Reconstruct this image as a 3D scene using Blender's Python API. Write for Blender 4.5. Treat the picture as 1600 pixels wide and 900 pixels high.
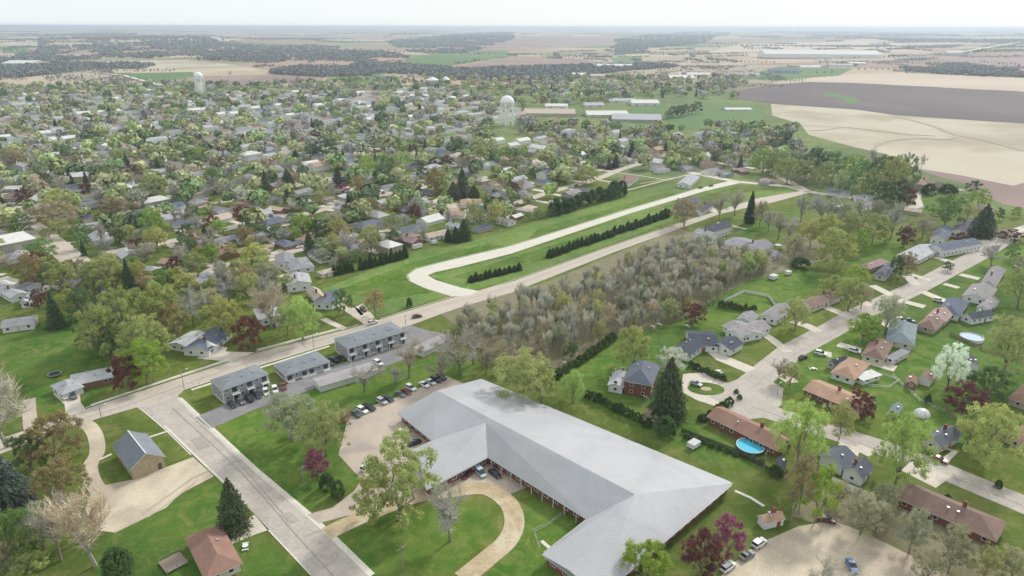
import bpy, bmesh, math, random
import numpy as np
from mathutils import Matrix, Vector
rnd = random.Random(7); nr = np.random.default_rng(11)
S = bpy.context.scene
for o in list(bpy.data.objects): bpy.data.objects.remove(o)

# ------------------------------------------------------------------ camera
F, CAMH = 1067.0, 120.0
PITCH = math.atan(408.5/F); ROLL = math.radians(-0.16)
cd = bpy.data.cameras.new('camera'); cam = bpy.data.objects.new('camera', cd)
S.collection.objects.link(cam); S.camera = cam
cd.sensor_width = 36; cd.lens = F/1600*36; cd.clip_start = 1; cd.clip_end = 200000
cam.location = (0, 0, CAMH)
cam.rotation_euler = (Matrix.Rotation(math.pi/2-PITCH, 3, 'X') @ Matrix.Rotation(-ROLL, 3, 'Z')).to_euler()
# ------------------------------------------------------------------ sky and sun
SUN_EL, SUN_AZ = math.radians(36), math.radians(40)       # azimuth from +Y towards +X
w = bpy.data.worlds.new('World'); S.world = w; w.use_nodes = True
nt = w.node_tree; nt.nodes.clear()
sky = nt.nodes.new('ShaderNodeTexSky'); sky.sky_type = 'NISHITA'; sky.sun_disc = False
sky.sun_elevation = SUN_EL; sky.sun_rotation = SUN_AZ
b1 = nt.nodes.new('ShaderNodeBackground'); b1.inputs[1].default_value = 0.10
nt.links.new(sky.outputs[0], b1.inputs[0])
tc = nt.nodes.new('ShaderNodeTexCoord'); mp = nt.nodes.new('ShaderNodeMapping'); mp.inputs['Scale'].default_value = (1, 1, 4)
nz = nt.nodes.new('ShaderNodeTexNoise'); nz.inputs['Scale'].default_value = 1.6; nz.inputs['Detail'].default_value = 5
rp = nt.nodes.new('ShaderNodeValToRGB')
rp.color_ramp.elements[0].position = .3; rp.color_ramp.elements[0].color = (.68, .73, .75, 1)
rp.color_ramp.elements[1].position = .62; rp.color_ramp.elements[1].color = (.72, .755, .755, 1)
b2 = nt.nodes.new('ShaderNodeBackground'); b2.inputs[1].default_value = 1.0
mx = nt.nodes.new('ShaderNodeMixShader'); mx.inputs[0].default_value = .93
wo = nt.nodes.new('ShaderNodeOutputWorld')
L = nt.links.new
L(tc.outputs['Generated'], mp.inputs[0]); L(mp.outputs[0], nz.inputs['Vector']); L(nz.outputs['Fac'], rp.inputs[0]); L(rp.outputs[0], b2.inputs[0])
L(b1.outputs[0], mx.inputs[1]); L(b2.outputs[0], mx.inputs[2]); L(mx.outputs[0], wo.inputs[0])
sd = bpy.data.lights.new('sun', 'SUN'); sd.energy = 2.3; sd.angle = math.radians(8); sd.color = (1, .96, .9)
so = bpy.data.objects.new('sun', sd); S.collection.objects.link(so)
so.rotation_euler = Vector((-math.sin(SUN_AZ)*math.cos(SUN_EL), -math.cos(SUN_AZ)*math.cos(SUN_EL), -math.sin(SUN_EL))).to_track_quat('-Z', 'Y').to_euler()
S.view_settings.view_transform = 'Standard'; S.view_settings.look = 'None'; S.view_settings.exposure = 0.42
S.cycles.max_bounces = 5; S.cycles.volume_bounces = 0; S.cycles.transparent_max_bounces = 4

# ------------------------------------------------------------------ measuring: photograph point -> ground
cr, sr = math.cos(ROLL), math.sin(ROLL); cp_, sp_ = math.cos(PITCH), math.sin(PITCH)
def ray(x, y):
    u, v = x-800, 450-y; u, v = u*cr-v*sr, u*sr+v*cr
    return (u, F*cp_+v*sp_, -F*sp_+v*cp_)
def G(x, y, h=0.0):
    d = ray(x, y); t = (CAMH-h)/-d[2]
    return Vector((d[0]*t, d[1]*t, 0))
def pix(X, Y, Z):
    zz = Z-CAMH; dep = Y*cp_-zz*sp_; v = Y*sp_+zz*cp_
    dep = np.maximum(dep, 1e-3); u = X/dep*F; v = v/dep*F
    u, v = u*cr+v*sr, -u*sr+v*cr
    return 800+u, 450-v
def ppm(P): return F/(P.y*cp_+CAMH*sp_)                    # picture pixels per metre at a ground point
def inpoly(px, py, poly):
    r = np.zeros(np.shape(px), bool); n = len(poly)
    for i in range(n):
        x1, y1 = poly[i]; x2, y2 = poly[(i+1) % n]
        if y1 == y2: continue
        r ^= ((y1 > py) != (y2 > py)) & (px < (x2-x1)*(py-y1)/(y2-y1)+x1)
    return r
def C(r, g, b, k=.85):
    f = lambda c: ((c/255+.055)/1.055)**2.4 if c > 10 else c/255/12.92
    return (f(r)*k, f(g)*k, f(b)*k, 1)

# ------------------------------------------------------------------ materials
def nodes(name, rough=.85, spec=.3):
    m = bpy.data.materials.new(name); m.use_nodes = True; t = m.node_tree
    p = t.nodes['Principled BSDF']; p.inputs['Roughness'].default_value = rough
    p.inputs['Specular IOR Level'].default_value = spec
    return m, t, p
def ramp(t, stops):
    r = t.nodes.new('ShaderNodeValToRGB'); e = r.color_ramp.elements
    while len(e) < len(stops): e.new(.5)
    for q, (pos, c) in zip(e, stops): q.position = pos; q.color = c if len(c) == 4 else (*c, 1)
    return r
def noise(t, scale, detail=4, rough=.55, dist=0, coord=None, sc=None):
    n = t.nodes.new('ShaderNodeTexNoise'); n.inputs['Scale'].default_value = scale; n.inputs['Detail'].default_value = detail
    n.inputs['Roughness'].default_value = rough; n.inputs['Distortion'].default_value = dist
    if coord is not None:
        if sc:
            mp = t.nodes.new('ShaderNodeMapping'); mp.inputs['Scale'].default_value = sc; t.links.new(coord, mp.inputs[0]); coord = mp.outputs[0]
        t.links.new(coord, n.inputs['Vector'])
    return n
def mix(t, a, b, fac, mode='MIX'):
    m = t.nodes.new('ShaderNodeMix'); m.data_type = 'RGBA'; m.blend_type = mode
    for s, v in ((m.inputs[6], a), (m.inputs[7], b), (m.inputs[0], fac)):
        if isinstance(v, (tuple, float, int)): s.default_value = v
        else: t.links.new(v, s)
    return m.outputs[2]
def wpos(t): return t.nodes.new('ShaderNodeNewGeometry').outputs['Position']
def ocoord(t): return t.nodes.new('ShaderNodeTexCoord').outputs['Object']
def bump(t, p, h, strength, dist):
    b = t.nodes.new('ShaderNodeBump'); b.inputs['Strength'].default_value = strength; b.inputs['Distance'].default_value = dist
    t.links.new(h, b.inputs['Height']); t.links.new(b.outputs[0], p.inputs['Normal'])
MC = {}
def surf(name, c1, c2, scale=.5, fine=6., rough=.85, contrast=.35, c3=None, big=.02, streak=None, spec=.3, obj=False):
    """two-tone weathered surface: broad mottling, finer mottling, grain"""
    if name in MC: return MC[name]
    m, t, p = nodes(name, rough, spec); co = ocoord(t) if obj else wpos(t)
    a = noise(t, scale, 6, .6, .4, co, streak); r = ramp(t, [(.3, c1), (.7, c2)]); t.links.new(a.outputs['Fac'], r.inputs[0]); col = r.outputs[0]
    if c3:
        n3 = noise(t, big, 4, .6, .6, co); r3 = ramp(t, [(.46, (0, 0, 0)), (.62, (1, 1, 1))]); t.links.new(n3.outputs['Fac'], r3.inputs[0]); col = mix(t, col, c3, r3.outputs[0])
    f = noise(t, fine, 5, .7, 0, co); rf = ramp(t, [(.25, (1-contrast,)*3), (.75, (1+contrast*.6,)*3)]); t.links.new(f.outputs['Fac'], rf.inputs[0])
    col = mix(t, col, rf.outputs[0], 1.0, 'MULTIPLY'); t.links.new(col, p.inputs['Base Color'])
    bump(t, p, f.outputs['Fac'], .3, .05)
    MC[name] = m; return m
def grass_mat(name, a, b, c, d):
    m, t, p = nodes(name, .95, .1); co = wpos(t)
    n1 = noise(t, .045, 6, .62, .5, co); r1 = ramp(t, [(.3, a), (.5, b), (.7, c)]); t.links.new(n1.outputs['Fac'], r1.inputs[0])
    n2 = noise(t, .16, 7, .74, 1.2, co); r2 = ramp(t, [(.46, (0, 0, 0)), (.72, (.85, .85, .85))]); t.links.new(n2.outputs['Fac'], r2.inputs[0])
    col = mix(t, r1.outputs[0], d, r2.outputs[0])
    n3 = noise(t, 2.2, 6, .75, 0, co); r3 = ramp(t, [(.25, (.62,)*3), (.75, (1.3,)*3)]); t.links.new(n3.outputs['Fac'], r3.inputs[0])
    col = mix(t, col, r3.outputs[0], 1.0, 'MULTIPLY')
    n4 = noise(t, .012, 3, .5, .2, co); r4 = ramp(t, [(.35, (.8, .8, .85)), (.65, (1.12, 1.1, .95))]); t.links.new(n4.outputs['Fac'], r4.inputs[0])
    col = mix(t, col, r4.outputs[0], 1.0, 'MULTIPLY')
    t.links.new(col, p.inputs['Base Color']); bump(t, p, n3.outputs['Fac'], .4, .1)
    return m
M = {}
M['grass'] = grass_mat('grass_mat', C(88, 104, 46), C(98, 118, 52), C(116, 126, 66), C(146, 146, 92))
M['lawn'] = grass_mat('lawn_mat', C(68, 106, 40), C(88, 122, 50), C(110, 134, 60), C(142, 148, 86))
M['rough'] = grass_mat('rough_mat', C(98, 130, 62), C(108, 142, 70), C(126, 138, 82), C(156, 156, 112))
def road_mat(name, a, b, joint, wide=5.0, obj=True):
    m, t, p = nodes(name, .9, .2); co = wpos(t)
    n1 = noise(t, .12, 6, .6, .6, co); r1 = ramp(t, [(.3, a), (.7, b)]); t.links.new(n1.outputs['Fac'], r1.inputs[0]); col = r1.outputs[0]
    v = t.nodes.new('ShaderNodeTexVoronoi'); v.feature = 'DISTANCE_TO_EDGE'; v.inputs['Scale'].default_value = 1/wide; v.inputs['Randomness'].default_value = .35
    mp = t.nodes.new('ShaderNodeMapping'); mp.inputs['Rotation'].default_value = (0, 0, .7); t.links.new(co, mp.inputs[0]); t.links.new(mp.outputs[0], v.inputs['Vector'])
    rv = ramp(t, [(.0, (joint,)*3), (.03, (1, 1, 1))]); t.links.new(v.outputs['Distance'], rv.inputs[0]); col = mix(t, col, rv.outputs[0], 1.0, 'MULTIPLY')
    n2 = noise(t, 1.1, 7, .72, .3, co); r2 = ramp(t, [(.3, (.8, .79, .78)), (.7, (1.12,)*3)]); t.links.new(n2.outputs['Fac'], r2.inputs[0]); col = mix(t, col, r2.outputs[0], 1.0, 'MULTIPLY')
    t.links.new(col, p.inputs['Base Color']); return m
M['road'] = road_mat('road_concrete', C(196, 184, 172), C(208, 197, 184), .82)
M['street'] = road_mat('street_concrete', C(184, 175, 166), C(202, 193, 184), .82)
M['newroad'] = road_mat('new_concrete', C(216, 211, 198), C(226, 221, 209), .9, 6)
M['drive'] = road_mat('drive_concrete', C(212, 202, 188), C(226, 216, 202), .85, 3.5)
M['kerb'] = surf('kerb_concrete', C(222, 214, 200), C(234, 228, 214), .4, 3)
M['asphalt'] = road_mat('asphalt_mat', C(134, 132, 134), C(158, 155, 157), .9, 7)
M['gravel'] = surf('gravel_mat', C(206, 190, 168), C(188, 174, 156), .16, 2.2, .95, .28, C(222, 208, 184), .06)
M['lot'] = surf('lot_mat', C(206, 190, 172), C(192, 178, 164), .14, 1.6, .95, .18, C(178, 166, 156), .05)
M['dirt'] = surf('dirt_mat', C(206, 186, 152), C(180, 160, 130), .3, 1.5, .95, .3, C(214, 200, 172), .09)
M['litter'] = surf('leaf_litter', C(150, 138, 116), C(124, 126, 88), .12, 1.2, .95, .4)
M['tanfield'] = surf('corn_stubble', C(194, 184, 162), C(202, 193, 173), .012, .3, .95, .1, C(172, 161, 138), .006, streak=(1, .35, 1))
M['brownfield'] = surf('ploughed_soil', C(150, 128, 120), C(168, 146, 136), .01, .3, .95, .14, C(140, 120, 114), .004, streak=(1, .3, 1))
M['darkfield'] = surf('dark_soil', C(106, 94, 95), C(120, 107, 106), .008, .3, .95, .12, C(100, 90, 90), .003, streak=(1, .3, 1))
M['palefield'] = surf('pale_stubble', C(208, 194, 172), C(190, 170, 152), .006, .2, .95, .1, streak=(.3, 1, 1))
M['greenfield'] = surf('winter_wheat', C(84, 118, 60), C(104, 132, 78), .006, .2, .95, .12, streak=(1, .3, 1))
def objcol(name, rough, spec=.3, lo=.75, hi=1.15, scale=.8, fine=7., metal=0., courses=0.):
    m, t, p = nodes(name, rough, spec); p.inputs['Metallic'].default_value = metal
    oi = t.nodes.new('ShaderNodeObjectInfo'); co = ocoord(t)
    a = noise(t, scale, 6, .65, .5, co); r = ramp(t, [(.3, (lo,)*3), (.7, (hi,)*3)]); t.links.new(a.outputs['Fac'], r.inputs[0])
    col = mix(t, oi.outputs['Color'], r.outputs[0], 1.0, 'MULTIPLY')
    f = noise(t, fine, 3, .7, 0, co); rf = ramp(t, [(.3, (.86,)*3), (.7, (1.1,)*3)]); t.links.new(f.outputs['Fac'], rf.inputs[0]); col = mix(t, col, rf.outputs[0], 1.0, 'MULTIPLY')
    if courses:
        wv = t.nodes.new('ShaderNodeTexWave'); wv.bands_direction = 'Z'; wv.inputs['Scale'].default_value = courses; wv.inputs['Distortion'].default_value = .4; t.links.new(co, wv.inputs['Vector'])
        rw = ramp(t, [(.0, (.86,)*3), (.35, (1.02,)*3)]); t.links.new(wv.outputs['Fac'], rw.inputs[0]); col = mix(t, col, rw.outputs[0], 1.0, 'MULTIPLY')
        bump(t, p, wv.outputs['Fac'], .3, .04)
    t.links.new(col, p.inputs['Base Color']); return m
M['roof'] = objcol('shingle_roof', .9, .25, .82, 1.12, .35, 5, courses=1.3)
M['wall'] = objcol('siding_wall', .8, .25, .93, 1.04, .5, 4, courses=1.6)
M['paint'] = objcol('car_paint', .28, .6, .97, 1.02)
M['plain'] = objcol('painted_plain', .7, .3, .92, 1.05)
def flat(name, c, rough=.6, spec=.4, metal=0):
    m, t, p = nodes(name, rough, spec); n = noise(t, 3, 4, .6, 0, ocoord(t)); r = ramp(t, [(.3, tuple(q*.88 for q in c[:3])), (.7, tuple(min(1, q*1.06) for q in c[:3]))])
    t.links.new(n.outputs['Fac'], r.inputs[0]); t.links.new(r.outputs[0], p.inputs['Base Color']); p.inputs['Metallic'].default_value = metal; return m
M['glass'] = flat('window_glass', (.03, .035, .045), .12, .6)
M['trim'] = flat('white_trim', (.72, .72, .7))
M['black'] = flat('tyre_rubber', (.02, .02, .022), .8)
M['whitesteel'] = flat('white_tank_paint', (.84, .84, .82))
M['metal'] = flat('grey_metal', (.42, .43, .45), .45, .5, .3)
M['wood'] = flat('weathered_wood', (.3, .25, .2), .9, .2)
M['lampglass'] = flat('lamp_glass', (.75, .76, .78), .2, .6)
M['red'] = flat('tail_light_red', (.35, .02, .02), .3, .5)
M['brick'] = surf('brick_wall', C(150, 100, 84), C(126, 84, 70), 1.2, 5, .9, .3, obj=True)
M['bark'] = flat('tree_bark', (.24, .2, .165), .95, .1)
M['palebark'] = flat('pale_bark', (.42, .39, .34), .95, .1)
def pool_mat():
    m, t, p = nodes('pool_water', .08, .5); n = noise(t, 1.5, 4, .6, .6, ocoord(t)); r = ramp(t, [(.3, (.05, .42, .62)), (.7, (.11, .55, .72))])
    t.links.new(n.outputs['Fac'], r.inputs[0]); t.links.new(r.outputs[0], p.inputs['Base Color']); bump(t, p, n.outputs['Fac'], .15, .05); return m
M['water'] = pool_mat()
def metalroof():
    m, t, p = nodes('ribbed_metal_roof', .42, .45); co = ocoord(t)
    k = t.nodes.new('ShaderNodeTexBrick'); k.inputs['Scale'].default_value = 1; k.inputs['Brick Width'].default_value = .9; k.inputs['Row Height'].default_value = .55
    k.inputs['Mortar Size'].default_value = .07; k.inputs['Mortar Smooth'].default_value = .6; k.inputs['Color1'].default_value = (.98, .98, .98, 1); k.inputs['Color2'].default_value = (1.02, 1.02, 1.02, 1); k.inputs['Mortar'].default_value = (.70, .70, .71, 1)
    t.links.new(co, k.inputs['Vector'])
    oi = t.nodes.new('ShaderNodeObjectInfo'); n = noise(t, .09, 6, .6, .6, co); r = ramp(t, [(.3, (.87,)*3), (.7, (1.07,)*3)]); t.links.new(n.outputs['Fac'], r.inputs[0])
    col = mix(t, oi.outputs['Color'], k.outputs['Color'], 1.0, 'MULTIPLY'); col = mix(t, col, r.outputs[0], 1.0, 'MULTIPLY')
    t.links.new(col, p.inputs['Base Color']); return m
M['metalroof'] = metalroof()
def leaf_mat(name, trans=.3):
    m = bpy.data.materials.new(name); m.use_nodes = True; t = m.node_tree; t.nodes.clear()
    oi = t.nodes.new('ShaderNodeObjectInfo'); at = t.nodes.new('ShaderNodeAttribute'); at.attribute_name = 'tone'
    r = ramp(t, [(0, (.62, .66, .7)), (.5, (1, 1, 1)), (1, (1.4, 1.32, 1.2))]); t.links.new(at.outputs['Fac'], r.inputs[0])
    col = mix(t, oi.outputs['Color'], r.outputs[0], 1.0, 'MULTIPLY')
    d = t.nodes.new('ShaderNodeBsdfDiffuse'); q = t.nodes.new('ShaderNodeBsdfTranslucent'); x = t.nodes.new('ShaderNodeMixShader'); x.inputs[0].default_value = trans; o = t.nodes.new('ShaderNodeOutputMaterial')
    t.links.new(col, d.inputs[0]); t.links.new(col, q.inputs[0]); t.links.new(d.outputs[0], x.inputs[1]); t.links.new(q.outputs[0], x.inputs[2]); t.links.new(x.outputs[0], o.inputs[0]); return m
M['leaf'] = leaf_mat('leaf_mat', .45); M['needle'] = leaf_mat('needle_mat', .1); M['twig'] = leaf_mat('twig_mat', .1)
def patchwork():
    """far farmland: parcels of stubble, soil, pasture"""
    m, t, p = nodes('farmland', .95, .1); co = wpos(t)
    mp = t.nodes.new('ShaderNodeMapping'); mp.inputs['Scale'].default_value = (1/900, 1/650, 0); mp.inputs['Rotation'].default_value = (0, 0, .6); t.links.new(co, mp.inputs[0])
    v = t.nodes.new('ShaderNodeTexVoronoi'); v.inputs['Randomness'].default_value = .75; v.inputs['Scale'].default_value = 1; t.links.new(mp.outputs[0], v.inputs['Vector'])
    sx = t.nodes.new('ShaderNodeSeparateColor'); t.links.new(v.outputs['Color'], sx.inputs[0])
    r = ramp(t, [(0, C(186, 168, 148)), (.2, C(160, 140, 126)), (.38, C(196, 180, 160)), (.52, C(120, 140, 92)), (.62, C(176, 152, 138)), (.8, C(150, 146, 116)), (1, C(200, 186, 168))]); r.color_ramp.interpolation = 'CONSTANT'
    t.links.new(sx.outputs[0], r.inputs[0])
    n = noise(t, .0012, 5, .6, .4, co); rn = ramp(t, [(.35, (.8, .82, .8)), (.65, (1.1, 1.08, 1.02))]); t.links.new(n.outputs['Fac'], rn.inputs[0])
    col = mix(t, r.outputs[0], rn.outputs[0], 1.0, 'MULTIPLY'); t.links.new(col, p.inputs['Base Color']); return m
M['farmland'] = patchwork()
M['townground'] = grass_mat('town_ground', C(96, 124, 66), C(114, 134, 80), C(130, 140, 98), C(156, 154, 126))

# ------------------------------------------------------------------ helpers
COL = S.collection
def me(name, verts, faces, mats=(), idx=None, tone=None, smooth=False):
    m = bpy.data.meshes.new(name); m.from_pydata([tuple(v) for v in verts], [], faces)
    for q in mats: m.materials.append(q)
    if idx is not None: m.polygons.foreach_set('material_index', idx)
    if tone is not None:
        a = m.attributes.new('tone', 'FLOAT', 'FACE'); a.data.foreach_set('value', np.asarray(tone, dtype=np.float32))
    if smooth: m.polygons.foreach_set('use_smooth', [True]*len(m.polygons))
    m.update(); return m
def fast(name, V, Q, mats, tone, k=4, idx=None):
    """V (n,3) Q (m,k) arrays straight to a mesh"""
    m = bpy.data.meshes.new(name); m.vertices.add(len(V)); m.vertices.foreach_set('co', np.asarray(V, np.float32).ravel())
    m.loops.add(Q.size); m.loops.foreach_set('vertex_index', Q.astype(np.int32).ravel())
    m.polygons.add(len(Q)); m.polygons.foreach_set('loop_start', np.arange(0, Q.size, k, dtype=np.int32)); m.polygons.foreach_set('loop_total', np.full(len(Q), k, dtype=np.int32))
    for q in mats: m.materials.append(q)
    if idx is not None: m.polygons.foreach_set('material_index', np.asarray(idx, np.int32))
    m.update(calc_edges=True)
    if tone is not None:
        a = m.attributes.new('tone', 'FLOAT', 'FACE'); a.data.foreach_set('value', np.asarray(tone, dtype=np.float32))
    return m
def ob(name, mesh, parent=None, loc=None, rz=0, color=None, scale=None, rot=None):
    o = bpy.data.objects.new(name, mesh); COL.objects.link(o)
    if parent is not None: o.parent = parent
    if loc is not None: o.location = loc
    if rot is not None: o.rotation_euler = rot
    elif rz: o.rotation_euler = (0, 0, rz)
    if scale is not None: o.scale = scale
    if color is not None: o.color = color
    return o
PENDING = []       # things whose label is written at the end, once every neighbour is known
def tag(o, label, cat, group=None, desc=None):
    if label: o['label'] = label
    else: PENDING.append((o, desc or cat))
    o['category'] = cat
    if group: o['group'] = group
    return o
def struct(o, kind='structure'): o['kind'] = kind; return o
ZL = [0.0213]
def sheet(name, pts, mat, z=None, world=False):
    P = [Vector((p[0], p[1], 0)) for p in pts] if world else [G(*p) for p in pts]
    if z is None: ZL[0] += .0015; z = ZL[0]
    a = sum(P[i].x*P[(i+1) % len(P)].y-P[(i+1) % len(P)].x*P[i].y for i in range(len(P)))
    if a < 0: P.reverse()
    return struct(ob(name, me(name, [(p.x, p.y, z) for p in P], [list(range(len(P)))], [mat])))
ROADS = []
def offset_line(P, d):
    out = []
    for i, p in enumerate(P):
        a = P[max(i-1, 0)]; b = P[min(i+1, len(P)-1)]; t = (b-a).normalized(); out.append(p+Vector((-t.y, t.x, 0))*d)
    return out
def smooth_line(P, k=4):
    out = []
    n = len(P)
    for i in range(n-1):
        p0, p1, p2, p3 = P[max(i-1, 0)], P[i], P[i+1], P[min(i+2, n-1)]
        for j in range(k):
            t = j/k; out.append(.5*((2*p1)+(-p0+p2)*t+(2*p0-5*p1+4*p2-p3)*t*t+(-p0+3*p1-3*p2+p3)*t**3))
    out.append(P[-1]); return out
def strip(name, pts, width, mat, z=None, world=False, road=False, smooth=False):
    P = [Vector((p[0], p[1], 0)) for p in pts] if world else [G(*p) for p in pts]
    if smooth: P = smooth_line(P)
    if road: ROADS.append(P)
    if z is None: ZL[0] += .0015; z = ZL[0]
    a, b = offset_line(P, width/2), offset_line(P, -width/2); n = len(P)
    V = [(p.x, p.y, z) for p in a]+[(p.x, p.y, z) for p in b]
    return struct(ob(name, me(name, V, [(n+i, n+i+1, i+1, i) for i in range(n-1)], [mat])))
def wallstrip(name, P, wd, z0, z1, mat, parent=None):
    """a solid ribbon (kerb, fence rail, hedge core)"""
    a, b = offset_line(P, wd/2), offset_line(P, -wd/2); n = len(P); V = []
    for q in (a, b):
        for zz in (z0, z1): V += [(p.x, p.y, zz) for p in q]
    Fc = []
    for i in range(n-1):
        Fc += [(i, i+1, n+i+1, n+i), (2*n+i+1, 2*n+i, 3*n+i, 3*n+i+1), (n+i, n+i+1, 3*n+i+1, 3*n+i)]
    Fc += [(0, n, 3*n, 2*n), (n-1, 3*n-1, 4*n-1, 2*n-1)]
    return ob(name, me(name, V, Fc, [mat]), parent)
def kerb(pts, world=False, wd=.35):
    P = [Vector((p[0], p[1], 0)) for p in pts] if world else [G(*p) for p in pts]
    return struct(wallstrip('kerb', P, wd, -.05, .13, M['kerb']))
def box(x0, y0, z0, x1, y1, z1):
    return [(x0, y0, z0), (x1, y0, z0), (x1, y1, z0), (x0, y1, z0), (x0, y0, z1), (x1, y0, z1), (x1, y1, z1), (x0, y1, z1)], [(0, 3, 2, 1), (4, 5, 6, 7), (0, 1, 5, 4), (1, 2, 6, 5), (2, 3, 7, 6), (3, 0, 4, 7)]
def boxes(name, L_, mats, idx=None):
    V, Fc, I = [], [], []
    for k, b in enumerate(L_):
        v, f = box(*b); n = len(V); V += v; Fc += [tuple(n+q for q in g) for g in f]; I += [idx[k] if idx else 0]*6
    return me(name, V, Fc, mats, I)
def tubes(paths, n=6):
    V, Q = [], []
    for path in paths:
        base = len(V)
        for k, (p, r) in enumerate(path):
            p = Vector(p); a = Vector(path[max(k-1, 0)][0]); b = Vector(path[min(k+1, len(path)-1)][0]); t = (b-a).normalized()
            s = t.cross(Vector((.31, .95, .02))).normalized(); u = t.cross(s)
            for j in range(n):
                an = 2*math.pi*j/n; V.append(p+(s*math.cos(an)+u*math.sin(an))*r)
        for k in range(len(path)-1):
            for j in range(n):
                Q.append((base+k*n+j, base+k*n+(j+1) % n, base+(k+1)*n+(j+1) % n, base+(k+1)*n+j))
    return V, Q
def cyl(name, r0, r1, z0, z1, mat, n=16, x=0, y=0, cap=True):
    V = [(x+r0*math.cos(2*math.pi*i/n), y+r0*math.sin(2*math.pi*i/n), z0) for i in range(n)]+[(x+r1*math.cos(2*math.pi*i/n), y+r1*math.sin(2*math.pi*i/n), z1) for i in range(n)]
    Fc = [(i, (i+1) % n, n+(i+1) % n, n+i) for i in range(n)]
    if cap: Fc += [tuple(range(n, 2*n)), tuple(reversed(range(n)))]
    return me(name, V, Fc, [mat])

# ------------------------------------------------------------------ trees: kinds of mesh (height 1, crown radius .5)
def limbs(rng, trunk_h, spread, levels, nchild, r0=.022, top=.97, twigs=0):
    """recursive limbs; returns paths and the tip positions"""
    paths, tips = [], []
    def grow(p, d, ln, r, lv):
        pts = [(p, r)]; q = p.copy(); dd = d.copy()
        for s in range(3):
            dd = (dd+Vector((rng.uniform(-.18, .18), rng.uniform(-.18, .18), rng.uniform(-.05, .13)))).normalized(); q = q+dd*ln/3; pts.append((q.copy(), r*(1-.22*(s+1))))
        paths.append(pts)
        if lv == 0: tips.append(q); return
        for c in range(nchild):
            a = rng.uniform(0, 2*math.pi); tilt = rng.uniform(.35, .85)*spread
            s = dd.cross(Vector((.3, .7, .2))).normalized(); u = dd.cross(s)
            nd = (dd*math.cos(tilt)+(s*math.cos(a)+u*math.sin(a))*math.sin(tilt)).normalized()
            st = pts[rng.choice((1, 2, 3))][0] if c else q
            grow(st.copy(), nd, ln*rng.uniform(.62, .8), r*.5, lv-1)
    q = Vector((0, 0, 0)); t = Vector((rng.uniform(-.02, .02), rng.uniform(-.02, .02), trunk_h))
    paths.append([(q, r0*1.25), (t*.5, r0), (t, r0*.9)])
    for c in range(4):
        a = 2*math.pi*c/4+rng.uniform(-.5, .5); tilt = rng.uniform(.25, .75)*spread
        grow(t.copy(), Vector((math.cos(a)*math.sin(tilt), math.sin(a)*math.sin(tilt), math.cos(tilt))), (top-trunk_h)*.36, r0*.62, levels)
    grow(t.copy(), Vector((0, 0, 1)), (top-trunk_h)*.4, r0*.7, levels)
    return paths, tips
def normalise(arrs, ztop=1.0, rad=.5):
    allv = np.concatenate(arrs); zt = np.percentile(allv[:, 2], 99.6); rr = np.percentile(np.hypot(allv[:, 0], allv[:, 1]), 98.5)
    for a in arrs: a[:, 2] *= ztop/zt; a[:, 0:2] *= rad/rr
    return arrs
def leaves(centers, rad, per, size, flatz=.8, tonevar=.22, g=None, out=None):
    g = g or nr; n = len(centers)*per
    c = np.repeat(centers, per, 0); d = g.normal(size=(n, 3)); d /= np.linalg.norm(d, axis=1)[:, None]
    rr = np.repeat(rad, per)[:, None]*(g.uniform(.35, 1, (n, 1)))
    p = c+d*rr*np.array([1, 1, flatz]); nrm = d+g.normal(size=(n, 3))*.5+np.array([0, 0, .75]); nrm /= np.linalg.norm(nrm, axis=1)[:, None]
    a = np.cross(nrm, g.normal(size=(n, 3))); a /= np.linalg.norm(a, axis=1)[:, None]; b = np.cross(nrm, a)
    s = size*g.uniform(.6, 1.35, (n, 1)); a *= s; b *= s*.75
    V = np.stack([p-a, p-b*.9, p+a, p+b*1.1], 1).reshape(-1, 3); Q = np.arange(4*n).reshape(-1, 4)
    tone = np.repeat(g.uniform(.5-tonevar, .5+tonevar, len(centers)), per)+g.uniform(-.12, .12, n)
    return V, Q, tone
def protos_leafy(seed, lobes=14, clumps=12, per=62, size=.0125, low=.02, spread=1.0, sparse=False):
    rng = random.Random(seed); g = np.random.default_rng(seed)
    paths, tips = limbs(rng, .14 if not sparse else .17, spread*.8, 2, 3)
    tv, tq = tubes(paths, 4); tv = np.array([tuple(v) for v in tv])
    LB = []
    for i in range(lobes):
        t = (i+.5)/lobes; z = low+.16+(.82-low-.16)*t+g.uniform(-.03, .03); u = (z-.42)/.5; rad = .37*math.sqrt(max(.04, 1-u*u))*g.uniform(.85, 1.1); an = i*2.4+g.uniform(-.4, .4)
        LB.append((rad*math.cos(an), rad*math.sin(an), z, g.uniform(.11, .18)))
    LB += [(0, 0, .82, .15), (g.uniform(-.08, .08), g.uniform(-.08, .08), .62, .26), (0, 0, .4, .24)]; cs = []; rs = []
    for (x, y, z, r) in LB:
        for k in range(clumps):
            d = g.normal(size=3); d[2] = abs(d[2])*.95-.2; d /= np.linalg.norm(d); q = g.uniform(.6, 1.08)
            cs.append((x+d[0]*r*q, y+d[1]*r*q, z+d[2]*r*q*.9)); rs.append(g.uniform(.045, .085))
    cs = np.array(cs); rs = np.array(rs)
    if sparse:
        k = g.random(len(cs)) < .92; cs, rs = cs[k], rs[k]; tp = np.array([tuple(t) for t in tips])
        cs = np.concatenate([cs, tp]); rs = np.concatenate([rs, np.full(len(tp), .06)])
    V, Q, tone = leaves(cs, rs, per, size, .8, .22, g)
    V[:, 2] = np.maximum(V[:, 2], .04); normalise([V])
    s = .86*.45/max(1e-6, np.percentile(np.hypot(tv[:, 0], tv[:, 1]), 99)); tv[:, 0:2] *= min(s, 1.2); tv[:, 2] *= min(1, .9/tv[:, 2].max())
    return me('trunk', tv, tq, [M['bark']]), fast('crown', V, Q, [M['leaf']], tone)
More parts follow.
